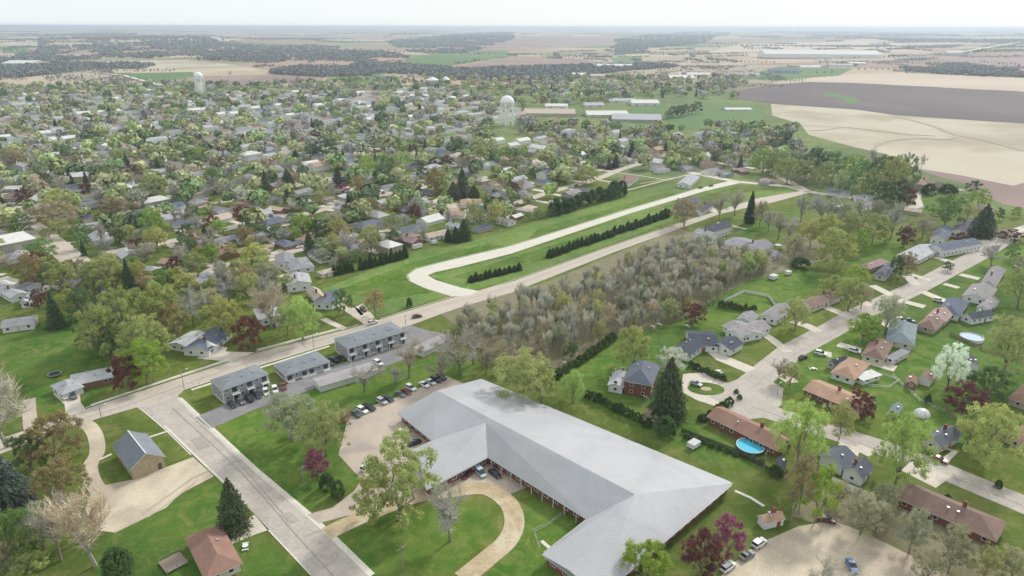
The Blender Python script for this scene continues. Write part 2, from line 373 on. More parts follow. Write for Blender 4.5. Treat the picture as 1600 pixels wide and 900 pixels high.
def protos_bare(seed, spread=1.0, levels=3, trunk=.2, bark='bark', fine=9, fw=.0035, narrow=False):
    rng = random.Random(seed); g = np.random.default_rng(seed)
    paths, tips = limbs(rng, trunk, spread*(.55 if narrow else 1), levels-1, 3, .02)
    tv, tq = tubes(paths, 4); tv = np.array([tuple(v) for v in tv])
    # crown = the fine twigs, thin blades round every outer limb
    st = []; 
    for pth in paths[5:]:
        for (p, r) in pth[1:]: st.append(tuple(p))
    st = np.array(st); n = len(st)*fine; c = np.repeat(st, fine, 0)
    d = g.normal(size=(n, 3)); d[:, 2] = np.abs(d[:, 2])*.9; out = c-np.array([0, 0, .35]); d = d/np.linalg.norm(d, axis=1)[:, None]+.5*out/np.linalg.norm(out, axis=1)[:, None]; d /= np.linalg.norm(d, axis=1)[:, None]
    d = d*np.array([.45, .45, 1.])+np.array([0, 0, .55]) if narrow else d; d /= np.linalg.norm(d, axis=1)[:, None]; ln = g.uniform(.06, .17, (n, 1)) if narrow else g.uniform(.05, .13, (n, 1)); s = np.cross(d, g.normal(size=(n, 3))); s /= np.linalg.norm(s, axis=1)[:, None]
    c = c+g.normal(size=(n, 3))*.012; e = c+d*ln
    V = np.stack([c-s*fw, c+s*fw, e+s*fw*.3, e-s*fw*.3], 1).reshape(-1, 3); Q = np.arange(4*n).reshape(-1, 4)
    tone = np.repeat(g.uniform(.35, .7, len(st)), fine)
    normalise([V, tv])
    return me('trunk', tv, tq, [M[bark]]), fast('crown', V, Q, [M['twig']], tone)
def protos_conifer(seed, power=1.0, tiers=22, low=.06, per=16, droop=.25, size=.018, fat=1.0):
    g = np.random.default_rng(seed); cs = []; 
    for i in range(tiers):
        u = i/(tiers-1); z = low+(1-low)*u; r = (.5*(1-u**power)**.85 if power > 1.5 else .5*(1-u)**power)*g.uniform(.8, 1.06)+.012; nb = max(4, int(26*r/.5+4))
        for k in range(nb):
            a = 2*math.pi*k/nb+g.uniform(-.3, .3)+i; rr = r*g.uniform(.78, 1.12)
            for q in (.35, .62, .85, 1.0): cs.append((rr*q*math.cos(a), rr*q*math.sin(a), z-rr*q*droop+g.uniform(-.01, .01), i*100+k))
    cs = np.array(cs); n = len(cs)*per//4
    c = np.repeat(cs, per//4, 0); 
    dirr = np.stack([c[:, 0], c[:, 1], np.zeros(n)-.1], 1); dirr /= (np.linalg.norm(dirr, axis=1)[:, None]+1e-6); dirr += g.normal(size=(n, 3))*.5; dirr /= np.linalg.norm(dirr, axis=1)[:, None]
    s = np.cross(dirr, np.array([0, 0, 1.])+g.normal(size=(n, 3))*.5); s /= np.linalg.norm(s, axis=1)[:, None]
    p = c[:, :3]+g.normal(size=(n, 3))*size*.7; sz = size*g.uniform(.7, 1.5, (n, 1))*fat
    V = np.stack([p-dirr*sz, p-s*sz*.55, p+dirr*sz*1.3, p+s*sz*.55], 1).reshape(-1, 3); Q = np.arange(4*n).reshape(-1, 4)
    V[:, 2] = np.maximum(V[:, 2], .01)
    bt = {}; tone = np.array([bt.setdefault(k, g.uniform(.2, .75)) for k in c[:, 3]])+g.uniform(-.1, .1, n)
    tv, tq = tubes([[(Vector((0, 0, 0)), .018), (Vector((0, 0, .5)), .012), (Vector((0, 0, .97)), .003)]], 5)
    return me('trunk', [tuple(v) for v in tv], tq, [M['bark']]), fast('crown', V, Q, [M['needle']], tone)
def protos_bush(seed, per=60, size=.032):
    g = np.random.default_rng(seed); cs = []
    for k in range(70):
        d = g.normal(size=3); d[2] = abs(d[2]); d /= np.linalg.norm(d); cs.append((d[0]*.38, d[1]*.38, .12+d[2]*.72))
    V, Q, tone = leaves(np.array(cs), np.full(len(cs), .12), per, size, .9, .25, g); V[:, 2] = np.maximum(V[:, 2], .01); normalise([V])
    tv, tq = tubes([[(Vector((0, 0, 0)), .03), (Vector((0, 0, .6)), .012)]], 5)
    return me('trunk', [tuple(v) for v in tv], tq, [M['bark']]), fast('crown', V, Q, [M['leaf']], tone)
PR = {
 'round': [protos_leafy(s) for s in (1, 2, 3)]+[protos_leafy(4, lobes=16, clumps=9), protos_leafy(5, lobes=10, clumps=13)],
 'sparse': [protos_leafy(s, per=50, size=.0115, sparse=True, spread=1.15) for s in (11, 12, 13)],
 'bare': [protos_bare(s) for s in (21, 22, 23)],
 'palebare': [protos_bare(s, 1.0, 3, .16, 'palebark', 10, .004) for s in (31, 32)],
 'slim': [protos_bare(s, .8, 3, .3, 'palebark', 7, .0042, True) for s in (41, 42, 43)],
 'conifer': [protos_conifer(s, .85) for s in (51, 52)],
 'spruce': [protos_conifer(55, 1.7, 26, .03, 20, .16, .02), protos_conifer(56, 1.9, 24, .03, 20, .2, .02)],
 'column': [protos_conifer(57, 2.2, 20, .02, 12, .05, .03, 1.2), protos_conifer(58, 1.8, 20, .02, 12, .05, .03, 1.2)],
 'bush': [protos_bush(s) for s in (61, 62)],
}
# single-mesh versions for trees too small to show trunk and crown apart
def joined(pr, keep, seed):
    tr, cr = pr; g = np.random.default_rng(seed)
    n = len(cr.polygons); V = np.empty(len(cr.vertices)*3); cr.vertices.foreach_get('co', V); V = V.reshape(-1, 4, 3)
    tone = np.empty(n); cr.attributes['tone'].data.foreach_get('value', tone)
    k = g.random(n) < keep; V = V[k]; tone = tone[k]; c = V.mean(1, keepdims=True); V = (V-c)*(1/keep)**.5+c
    tv, tq = tubes([[(Vector((0, 0, 0)), .025), (Vector((0, 0, .3)), .02), (Vector((.01, 0, .75)), .006)]], 4); tv = np.array([tuple(v) for v in tv])
    Vv = np.concatenate([V.reshape(-1, 3), tv]); Q = np.concatenate([np.arange(len(V)*4).reshape(-1, 4), np.array(tq)+len(V)*4])
    return fast('tree', Vv, Q, [cr.materials[0], M['bark']], np.concatenate([tone, np.full(len(tq), .5)]), idx=[0]*len(V)+[1]*len(tq))
FAR = {k: [joined(p, .75, i) for i, p in enumerate(v)] for k, v in PR.items()}
LC = {  # colour words -> crown colour, mesh kind
 'olive': ((0.420, 0.464, 0.174), 'round'), 'yellow': ((0.490, 0.518, 0.196), 'round'), 'green': ((0.257, 0.392, 0.135), 'round'), 'lime': ((0.360, 0.504, 0.102), 'round'),
 'dark': ((0.156, 0.234, 0.104), 'round'), 'maroon': ((0.213, 0.094, 0.094), 'round'), 'magenta': ((0.360, 0.120, 0.204), 'round'), 'orange': ((.40, .325, .15), 'round'), 'blossom': ((.8, .83, .7), 'round'),
 'thin': ((0.476, 0.504, 0.224), 'sparse'), 'thingreen': ((0.416, 0.546, 0.182), 'sparse'), 'rust': ((.42, .355, .215), 'sparse'), 'greythin': ((0.442, 0.448, 0.305), 'sparse'),
 'bare': ((.42, .385, .32), 'bare'), 'grey': ((.44, .43, .39), 'bare'), 'pale': ((0.600, 0.530, 0.420), 'palebare'), 'slim': ((.53, .52, .43), 'slim'),
 'conifer': ((0.075, 0.115, 0.075), 'conifer'), 'spruce': ((.12, .16, .09), 'spruce'), 'bluespruce': ((0.132, 0.162, 0.144), 'spruce'), 'column': ((.085, .13, .06), 'column'), 'bush': ((.115, .18, .07), 'bush')}
WORD = {'olive': 'olive-green leafy tree', 'yellow': 'yellow-green leafy tree', 'green': 'mid-green leafy tree', 'lime': 'bright lime-green tree', 'dark': 'dark green leafy tree', 'maroon': 'dark maroon-leaved tree',
 'magenta': 'magenta flowering tree', 'orange': 'orange-brown budding tree', 'blossom': 'white blossoming tree', 'thin': 'thinly leaved yellow-green tree', 'thingreen': 'loose light green tree', 'rust': 'rust-tinted budding tree', 'greythin': 'grey-green budding tree',
 'bare': 'bare brown tree', 'grey': 'bare grey tree', 'pale': 'pale bare tree', 'slim': 'slim bare tree', 'conifer': 'dark pointed conifer', 'spruce': 'broad dark spruce', 'bluespruce': 'blue-grey spruce', 'column': 'narrow columnar evergreen', 'bush': 'dark rounded shrub'}
NAME = {'maroon': 'maroon_tree', 'magenta': 'flowering_tree', 'blossom': 'blossom_tree', 'bare': 'bare_tree', 'grey': 'bare_tree', 'pale': 'bare_tree', 'slim': 'bare_tree', 'conifer': 'conifer_tree', 'spruce': 'spruce_tree', 'bluespruce': 'spruce_tree', 'column': 'columnar_evergreen', 'bush': 'shrub'}
TREEPOS = []
def plant(P, h, wd, kind, label=None, group=None, far=False):
    colr, shape = LC[kind]; i = rnd.randrange(len(PR[shape])); j = rnd.uniform(.84, 1.16); hs = rnd.uniform(-.06, .06)
    c = (colr[0]*j*(1+hs), colr[1]*j, colr[2]*j*(1-hs), 1); rz = rnd.uniform(0, 6.28); name = NAME.get(kind, 'leafy_tree'); TREEPOS.append((P.x, P.y, wd/2))
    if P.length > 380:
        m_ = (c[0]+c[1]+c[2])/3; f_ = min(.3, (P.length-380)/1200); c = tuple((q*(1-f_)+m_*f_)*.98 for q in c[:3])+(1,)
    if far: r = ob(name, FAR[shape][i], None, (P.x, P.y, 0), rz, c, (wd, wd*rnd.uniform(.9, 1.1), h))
    else:
        r = ob(name, None, None, (P.x, P.y, 0), rz); sc = (wd, wd*rnd.uniform(.92, 1.08), h)
        ob('trunk', PR[shape][i][0], r, scale=sc); ob('crown', PR[shape][i][1], r, color=c, scale=sc)
    cat = 'shrub' if kind == 'bush' else 'tree'
    tag(r, label, cat, group, WORD[kind]); return r
def T(x, yb, yt, wpx, kind, label=None, group=None):
    P = G(x, yb); d = ray(x, yt); dist = P.length; h = CAMH+d[2]/math.hypot(d[0], d[1])*(dist-.12*wpx/ppm(P)); h = max(h, 1.2)
    return plant(P, h, wpx/ppm(P), kind, label, group, far=dist > 560)

# ------------------------------------------------------------------ houses
def win_meshes():
    fr = boxes('window', [(-.62, -.05, -.6, -.5, .05, .6), (.5, -.05, -.6, .62, .05, .6), (-.5, -.05, .48, .5, .05, .6), (-.5, -.05, -.6, .5, .05, -.48), (-.04, -.03, -.48, .04, .03, .48)], [M['trim']])
    return fr, boxes('pane', [(-.5, -.012, -.48, .5, .012, .48)], [M['glass']])
WF, WP = win_meshes()
DOOR = boxes('door', [(-.5, -.05, 0, .5, .05, 2.1)], [M['plain']]); KNOB = boxes('handle', [(.32, -.12, .95, .4, -.05, 1.05)], [M['metal']])
GAR = boxes('garage_door', [(-2.4, -.05, 0.02+.52*i, 2.4, .05, .50+.52*i) for i in range(4)], [M['trim']])
CHIM = boxes('chimney', [(-.45, -.35, -1.2, .45, .35, 1.3), (-.52, -.42, 1.3, .52, .42, 1.42)], [M['brick']])
VENT = boxes('roof_vent', [(-.22, -.22, -.3, .22, .22, .45), (-.3, -.3, .45, .3, .3, .52)], [M['metal']])
def hmesh(Lx, Wy, h, rise, kind, ov=.5, th=.16, gsh=0.):
    """wall mesh and roof mesh, centred, ridge along x"""
    x, y = Lx/2, Wy/2
    V = [(-x, -y, 0), (x, -y, 0), (x, y, 0), (-x, y, 0), (-x, -y, h), (x, -y, h), (x, y, h), (-x, y, h)]
    Fc = [(0, 1, 5, 4), (1, 2, 6, 5), (2, 3, 7, 6), (3, 0, 4, 7)]
    if kind == 'gable':
        V += [(-x, 0, h+rise), (x, 0, h+rise)]; Fc[1] = (1, 2, 6, 9, 5); Fc[3] = (3, 0, 4, 8, 7)
    wl = me('wall', V, Fc, [M['wall']])
    X, Y = x+ov, y+ov; dz = -rise*ov/y if kind != 'flat' else 0; z0 = h+dz+.05; zr = h+rise+.05
    if kind == 'gable': T_ = [(-X, -Y, z0), (X, -Y, z0), (X, 0, zr), (-X, 0, zr), (X, Y, z0), (-X, Y, z0)]; tf = [(0, 1, 2, 3), (3, 2, 4, 5)]; rim = [0, 1, 2, 4, 5, 3]
    elif kind == 'hip':
        rx = max(X-Y, .3); T_ = [(-X, -Y, z0), (X, -Y, z0), (X, Y, z0), (-X, Y, z0), (-rx, 0, zr), (rx, 0, zr)]; tf = [(0, 1, 5, 4), (1, 2, 5), (2, 3, 4, 5), (3, 0, 4)]; rim = [0, 1, 2, 3]
    else: T_ = [(-X, -Y, z0), (X, -Y, z0), (X, Y, z0), (-X, Y, z0)]; tf = [(0, 1, 2, 3)]; rim = [0, 1, 2, 3]
    n = len(T_); RV = T_+[(a, b, c-th) for (a, b, c) in T_]; RF = list(tf)+[tuple(n+q for q in reversed(f)) for f in tf]; mi = [0]*len(tf)+[1]*len(tf)
    for i in range(len(rim)): a, b = rim[i], rim[(i+1) % len(rim)]; RF.append((n+a, n+b, b, a)); mi.append(1)
    rf = me('roof', RV, RF, [M['roof'], M['trim']], mi)
    return wl, rf
RC = {'slate': C(112, 116, 128), 'grey': C(150, 150, 156), 'light': C(186, 186, 190), 'white': C(226, 224, 220), 'brown': C(146, 122, 112), 'tan': C(186, 158, 138), 'orange': C(190, 156, 134), 'pink': C(172, 146, 142), 'lilac': C(160, 155, 157), 'blue': C(110, 118, 136), 'navy': C(82, 85, 98), 'teal': C(138, 152, 158), 'red': C(160, 126, 112), 'beige': C(200, 186, 168), 'dark': C(96, 96, 102)}
RW = {'slate': 'slate-grey', 'grey': 'grey', 'light': 'light grey', 'white': 'white', 'brown': 'brown', 'tan': 'tan', 'orange': 'orange-tan', 'pink': 'pinkish-brown', 'lilac': 'lilac-grey', 'blue': 'blue-grey', 'navy': 'dark navy', 'teal': 'teal-grey', 'red': 'red-brown', 'beige': 'beige', 'dark': 'charcoal'}
WC = {'white': (.72, .72, .7, 1), 'cream': (.6, .55, .45, 1), 'grey': (.4, .41, .43, 1), 'brick': (.27, .15, .11, 1), 'tanw': (.46, .39, .31, 1), 'stone': (.47, .42, .35, 1), 'bluew': (.35, .42, .5, 1)}
WW = {'white': 'white', 'cream': 'cream', 'grey': 'grey', 'brick': 'brick', 'tanw': 'tan', 'stone': 'stone', 'bluew': 'pale blue'}
HOUSES = []
def block(root, cx, cy, rz, Lx, Wy, h, rise, kind, roofc, wallc, detail, storeys=1, garage=False, ov=.5, door=True, brick=False, roofmat=None):
    wl, rf = hmesh(Lx, Wy, h, rise, kind, ov)
    if brick: wl.materials[0] = M['brick']
    if roofmat: rf.materials[0] = roofmat
    j = rnd.uniform(.93, 1.07); rc = tuple(q*j for q in RC[roofc][:3])+(1,)
    fr = Matrix.Translation((cx, cy, 0)) @ Matrix.Rotation(rz, 4, 'Z')
    a = ob('wall', wl, root, (cx, cy, 0), rz, WC[wallc]); b = ob('roof', rf, root, (cx, cy, 0), rz, rc)
    if detail <= 0: return
    def put(mesh, name, x, y, z, ang, color=None, sub=None, sc=None):
        p = fr @ Vector((x, y, z)); o = ob(name, mesh, root, p, rz+ang, color, sc)
        if sub: ob(sub[0], sub[1], o, (0, -.03 if sub[0] == 'pane' else 0, 0))
        return o
    sub = ('pane', WP) if detail > 1 else None
    for side in (-1, 1):
        ang = 0 if side < 0 else math.pi; n = max(2, int(Lx/3.2))
        gx = None
        if garage and side < 0: gx = Lx/2-3.2; put(GAR, 'garage_door', gx, side*(Wy/2+.04), 0, ang)
        for s in range(storeys):
            for i in range(n):
                x = -Lx/2+(i+.5)*Lx/n
                if gx is not None and s == 0 and abs(x-gx) < 3: continue
                if s == 0 and door and i == n//2:
                    put(DOOR, 'door', x, side*(Wy/2+.04), 0, ang, rnd.choice([(.3, .08, .06, 1), (.5, .5, .48, 1), (.1, .12, .16, 1), (.25, .16, .1, 1)]), ('handle', KNOB) if detail > 1 else None); continue
                put(WF, 'window', x, side*(Wy/2+.03), 1.55+s*2.7, ang, sub=sub)
                if detail == 1 and sub is None: pass
    for side in (-1, 1):
        ang = -math.pi/2 if side < 0 else math.pi/2
        for s in range(storeys):
            for y in ((-Wy*.22, Wy*.22) if Wy > 7 else (0,)):
                put(WF, 'window', side*(Lx/2+.03), y, 1.55+s*2.7, ang, sub=sub)
    if kind != 'flat':
        if rnd.random() < .45: put(CHIM, 'chimney', rnd.uniform(-.2, .2)*Lx, .12*Wy, h+rise, 0)
        for k in range(rnd.choice((1, 2))): yy = rnd.choice((-.22, .22))*Wy; put(VENT, 'roof_vent', rnd.uniform(-.25, .25)*Lx, yy, h+rise*(1-abs(yy)/(Wy/2)), 0)
# for mid-distance windows frame and glass are one mesh
WFG = boxes('window', [(-.62, -.05, -.6, .62, .03, .6), (-.5, -.07, -.48, .5, .0, .48)], [M['trim'], M['glass']], [0, 1])
def nearest_dir(P):
    best = (1e9, 0)
    for r in ROADS:
        for a, b in zip(r[:-1], r[1:]):
            ab = b-a; t = max(0, min(1, (P-a).dot(ab)/max(ab.length_squared, 1e-6))); d = (P-a-ab*t).length
            if d < best[0]: best = (d, math.atan2(ab.y, ab.x))
    return best
def rect_from(A, B, Cc):
    """eave corners A-B (front edge) and C (back corner next to B) -> centre, L, W, angle"""
    u = (B-A); Lx = u.length; ang = math.atan2(u.y, u.x); n = Vector((-math.sin(ang), math.cos(ang), 0)); W = (Cc-B).dot(n)
    c = (A+B)/2+n*W/2; 
    return c, Lx, abs(W), ang
def house(blocks, label, roof='grey', wall='white', cat='house', name='house', storeys=1, h=2.8, ov=.5, detail=2, group=None, brick=False, roofmat=None, door=True):
    """blocks: (A,B,C, kind, rise, [opts]) with A,B,C photo points of the eave corners"""
    root = None
    for bi, bk in enumerate(blocks):
        A, B, Cc, kind, rise = bk[:5]; op = bk[5] if len(bk) > 5 else {}
        hh = op.get('h', h*1 if storeys == 1 else h)
        c, Lx, W, ang = rect_from(G(*A, hh), G(*B, hh), G(*Cc, hh)); Lx = max(Lx-2*ov, 2.5); W = max(W-2*ov, 2.5); HOUSES.append((c.x, c.y, max(Lx, W)/2))
        if W > Lx and op.get('swap', True): Lx, W = W, Lx; ang += math.pi/2
        if root is None: root = ob(name, None, None, (c.x, c.y, 0), ang); r0 = ang; c0 = c
        loc = Matrix.Rotation(-r0, 3, 'Z') @ (c-c0)
        block(root, loc.x, loc.y, ang-r0, Lx, W, hh-.002*bi, rise+.003*bi, kind, op.get('roof', roof), op.get('wall', wall), detail, op.get('storeys', storeys), op.get('garage', False), ov, door and op.get('door', True), brick and not op.get('nobrick'), roofmat)
    tag(root, label, cat, group, '%s-roofed %s with %s walls' % (RW[roof], cat, WW[wall])); return root
def H(x, y, wpx, roof, wall='white', kind=None, dang=0, label=None, h=2.7, turn=None, big=1.0, ratio=None):
    """a house by roof centre and apparent width, squared up to the nearest street"""
    P = G(x, y, 3.5); L_ = wpx/ppm(P)*big; d, ang = nearest_dir(P)
    if turn is None: turn = rnd.random() < .35
    ang += dang+(math.pi/2 if turn else 0); Lx = max(9, min(L_*rnd.uniform(.95, 1.1), 30)); Wy = Lx*(ratio or rnd.uniform(.5, .68)); kind = kind or rnd.choice(('gable', 'gable', 'hip'))
    dist = P.length; det = 1 if dist < 430 else 0
    r = ob('house', None, None, (P.x, P.y, 0), ang); HOUSES.append((P.x, P.y, Lx/2))
    block(r, 0, 0, 0, Lx, Wy, h, Wy*.2, kind, roof, wall, 0)
    if Lx > 11:      # garage or ell
        sx = rnd.choice((-1, 1)); lw = Wy*.62
        block(r, sx*(Lx*.28), -Wy*.5-1.4, math.pi/2, 6.5, lw, h-.13, lw*.2, 'gable', roof, wall, 0)
    if det:
        n = max(2, int(Lx/3.6))
        for side in (-1, 1):
            for i in range(n):
                xx = -Lx/2+(i+.5)*Lx/n
                if i == n//2: ob('door', DOOR, r, (xx, side*(Wy/2+.04), 0), 0, (.3, .25, .2, 1))
                else: ob('window', WFG, r, (xx, side*(Wy/2+.03), 1.5), 0 if side < 0 else math.pi)
            ob('window', WFG, r, (side*(Lx/2+.03), 0, 1.5), math.pi/2*side)
        if rnd.random() < .5: ob('chimney', CHIM, r, (rnd.uniform(-.2, .2)*Lx, .1*Wy, h+Wy*.2), 0)
    tag(r, label, 'house', None, '%s %s-roofed house with %s walls' % ({'gable': 'gabled', 'hip': 'hipped', 'flat': 'flat'}[kind], RW[roof], WW[wall])); return r
# ================================================================== THE GROUND (fields are cut out of one sheet)
FIELDS = [  # name, material, outline in the photograph
 ('tan_field', 'tanfield', [(1203, 160), (1337, 168.5), (1400, 177), (1600, 189), (1900, 206), (1900, 335), (1600, 281), (1582, 286), (1500, 270), (1420, 258), (1385, 238), (1330, 226), (1262, 208), (1250, 192), (1205, 178)]),
 ('ploughed_field', 'brownfield', [(1420, 258), (1500, 270), (1582, 286), (1600, 281), (1900, 335), (1900, 385), (1600, 321), (1570, 316), (1535, 302), (1508, 283), (1470, 274)]),
 ('dark_field', 'darkfield', [(1138, 142), (1200, 131), (1260, 125.5), (1330, 126.5), (1600, 139), (1900, 153), (1900, 206), (1600, 189), (1400, 177), (1337, 168.5), (1203, 160), (1150, 153)]),
 ('stubble_field', 'palefield', [(1200, 129), (1255, 118), (1340, 112), (1400, 111), (1900, 128), (1900, 153), (1600, 139), (1330, 126.5), (1260, 125.5)]),
 ('ploughed_field', 'brownfield', [(705, 109), (760, 94), (880, 91), (960, 97), (976, 104), (890, 111), (760, 114)]),
 ('stubble_field', 'tanfield', [(170, 98), (290, 97), (360, 103), (410, 112), (300, 113), (230, 112)]),
 ('pasture', 'greenfield', [(172, 118), (300, 115), (305, 122), (250, 132), (200, 127)]),
 ('ploughed_field', 'brownfield', [(250, 132), (305, 122), (500, 117), (500, 130), (320, 139)]),
 ('pasture', 'greenfield', [(512, 124), (555, 117), (620, 120), (625, 136), (540, 132)]),
 ('stubble_field', 'tanfield', [(0, 64), (58, 61), (55, 74), (0, 76)]),
 ('pasture', 'greenfield', [(0, 77), (44, 75), (42, 86), (0, 88)]),
 ('pasture', 'greenfield', [(630, 92), (700, 80), (790, 78), (790, 90), (745, 96), (650, 112)]),
 ('ploughed_field', 'palefield', [(200, 66), (350, 58), (420, 60), (330, 68)]),
 ('ploughed_field', 'brownfield', [(720, 71), (850, 54), (960, 56), (990, 66), (850, 74), (730, 77)]),
 ('pasture', 'greenfield', [(1140, 121), (1220, 100), (1330, 104), (1310, 115), (1210, 124)]),
 ('pasture', 'greenfield', [(950, 90), (1000, 86), (1000, 95), (960, 97)]),
 ('ploughed_field', 'palefield', [(1100, 80), (1160, 66), (1400, 62), (1450, 76), (1300, 78)]),
 ('ploughed_field', 'brownfield', [(1450, 84), (1600, 80), (1900, 86), (1900, 110), (1600, 103), (1500, 97)]),
 ('pasture', 'greenfield', [(1110, 158), (1195, 168), (1190, 190), (1010, 200), (980, 190), (1040, 180)]),
 ('pasture', 'greenfield', [(990, 160), (1040, 160), (1035, 176), (980, 178)]),
]
WOODS = [
 [(0, 95), (60, 82), (60, 62), (170, 56), (260, 63), (400, 76), (520, 73), (600, 80), (636, 93), (560, 102), (480, 108), (370, 101), (170, 95), (90, 104), (0, 108)],
 [(600, 66), (720, 57), (800, 50), (800, 64), (700, 77), (640, 76)], [(960, 62), (1090, 49), (1140, 52), (1090, 66), (1000, 76), (960, 80)],
 [(1405, 104), (1500, 98), (1600, 107), (1800, 112), (1800, 122), (1600, 116), (1410, 111)], [(670, 112), (790, 108), (1010, 100), (1060, 103), (960, 112), (900, 122), (700, 124)],
 [(0, 112), (120, 104), (240, 107), (200, 116), (0, 128)], [(1300, 56), (1600, 62), (1600, 68), (1400, 64)],
 [(640, 118), (780, 113), (860, 118), (860, 124), (760, 126), (660, 126)], [(400, 108), (470, 100), (620, 104), (700, 108), (640, 118), (500, 122), (420, 118)], [(1200, 48), (1440, 50), (1500, 56), (1280, 55)]]
TOWN = [(-500, 160), (0, 138), (300, 141), (560, 137), (700, 130), (770, 148), (900, 190), (1010, 198), (1200, 205), (1240, 235), (1190, 268), (1080, 268), (960, 268), (850, 330), (640, 380), (500, 440), (300, 480), (-200, 520), (-600, 400)]
def hill(X, Y):
    r = np.hypot(X, Y); s = np.clip((r-1800)/2500, 0, 1); s = s*s*(3-2*s)
    z = 9*np.sin(X/1150+1.3)*np.cos(Y/1700+.4)+6*np.sin(X/520+Y/900)+5*np.cos(Y/640-X/1500+2)+.0009*np.clip(r-4000, 0, 22000)*(1+.8*np.sin(X/5200+1)*np.cos(Y/7000))
    return s*z*1.7
def make_ground():
    fine = np.radians(np.arange(-46, 46.01, .16)); coarse = np.radians(np.arange(50, 310.1, 5)); ang = np.concatenate([fine, coarse])
    ys = np.arange(230, 46.5, -1.1); rad = [0, 40, 80, 130, 180, 240, 300, 360, 420, 480, 530, 580, 620, 660]
    for y in ys:
        d = ray(800, y); r = CAMH*math.hypot(d[0], d[1])/-d[2]
        if r > rad[-1]+4: rad.append(r)
    rad += [24000, 29000, 36000, 45000]; rad = np.array(sorted(set(rad)))
    A, R = np.meshgrid(ang, rad); X = R*np.sin(A); Y = R*np.cos(A); Z = hill(X, Y); na = len(ang); nrr = len(rad)
    V = np.stack([X.ravel(), Y.ravel(), Z.ravel()], 1)
    i, j = np.meshgrid(np.arange(nrr-1), np.arange(na), indexing='ij'); j2 = (j+1) % na
    Q = np.stack([i*na+j, i*na+j2, (i+1)*na+j2, (i+1)*na+j], 2).reshape(-1, 4)[:, ::-1]
    c = V[Q].mean(1); px, py = pix(c[:, 0], c[:, 1], c[:, 2]); r = np.hypot(c[:, 0], c[:, 1]); inf = c[:, 1] > 50
    cls = np.full(len(Q), -1); 
    cls[r > 1500] = -2
    t = inpoly(px, py, TOWN) & inf & (r < 2200); cls[t] = -1
    for k, f in enumerate(FIELDS):
        if k in (0, 1, 2): continue
        q = inpoly(px, py, f[2]) & inf; cls[q] = k
    def cut(name, mask, mat):
        q = Q[mask]; u, inv = np.unique(q, return_inverse=True); struct(ob(name, fast(name, V[u], inv.reshape(-1, 4), [mat], None)))
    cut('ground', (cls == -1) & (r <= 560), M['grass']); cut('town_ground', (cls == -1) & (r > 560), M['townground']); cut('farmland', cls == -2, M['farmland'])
    for k, f in enumerate(FIELDS):
        if k in (0, 1, 2): continue
        if (cls == k).any(): cut(f[0], cls == k, M[f[1]])
    strip('drainage_swale', [(1392, 177), (1420, 184), (1455, 193), (1490, 206), (1540, 216), (1600, 232)], 7, M['swale'], z=.33, smooth=True); strip('drainage_swale', [(1265, 202), (1300, 199), (1318, 196), (1400, 205), (1460, 209)], 5, M['swale'], z=.34, smooth=True); strip('drainage_swale', [(1368, 226), (1385, 218), (1430, 213), (1480, 214), (1500, 207)], 4, M['swale'], z=.35, smooth=True)
    sheet('grass_patch', [(1290, 143), (1320, 147), (1338, 150), (1342, 158), (1326, 160), (1315, 152), (1285, 147)], M['greenfield'], z=.36)
    for k in (0, 1, 2): sheet(FIELDS[k][0], FIELDS[k][2], M[FIELDS[k][1]], z=.06+.03*k)
M['swale'] = surf('damp_swale', C(172, 160, 136), C(182, 170, 146), .02, .3, .95, .15)
make_ground()
# ------------------------------------------------------------------ lawns of brighter grass
for pl in ([(0, 520), (110, 500), (150, 500), (200, 560), (180, 600), (130, 640), (100, 652), (60, 640), (0, 560)],
           [(340, 668), (400, 645), (480, 615), (560, 590), (700, 555), (760, 560), (720, 598), (600, 625), (545, 648), (530, 712), (566, 750), (482, 804), (400, 735)],
           [(525, 845), (600, 805), (750, 787), (780, 825), (705, 897), (582, 900)], [(800, 860), (830, 780), (915, 812), (848, 866), (895, 905), (760, 905)],
           [(870, 590), (960, 530), (1100, 450), (1240, 400), (1290, 430), (1200, 520), (1100, 540), (1060, 640), (1200, 730), (1100, 720), (900, 620)],
           [(1200, 560), (1530, 400), (1600, 380), (1600, 700), (1480, 690), (1200, 600)], [(240, 790), (350, 750), (400, 830), (480, 900), (150, 905), (160, 850)],
           [(1330, 380), (1420, 365), (1410, 400), (1370, 410), (1300, 400)], [(1440, 297), (1510, 300), (1500, 330), (1440, 330)], [(1150, 375), (1165, 345), (1260, 318), (1230, 350)]):
    sheet('lawn', pl, M['lawn'])
for pl in ([(500, 455), (650, 395), (780, 365), (960, 305), (1060, 282), (1150, 290), (1000, 332), (800, 392), (640, 432), (700, 463), (590, 498), (560, 480)],
           [(672, 432), (800, 398), (990, 335), (1070, 315), (1060, 340), (960, 378), (800, 438), (730, 455)], [(1150, 300), (1250, 290), (1230, 300), (1130, 330), (1090, 330)]):
    sheet('meadow', pl, M['rough'])
for pl in ([(520, 458), (640, 412), (700, 395), (760, 382), (800, 385), (640, 428), (690, 455), (600, 470)], [(700, 436), (800, 402), (930, 362), (900, 385), (790, 430)], [(840, 358), (1040, 300), (1060, 302), (960, 330), (820, 378)]):
    sheet('lawn', pl, M['lawn'])
sheet('wood_floor', [(690, 492), (740, 470), (830, 450), (1060, 355), (1150, 385), (1230, 395), (1240, 372), (1290, 350), (1300, 400), (1160, 440), (1060, 500), (960, 525), (870, 575), (780, 560)], M['litter'])
sheet('brush_floor', [(1330, 830), (1240, 805), (1260, 760), (1380, 770), (1560, 850), (1600, 905), (1500, 905)], M['litter'])
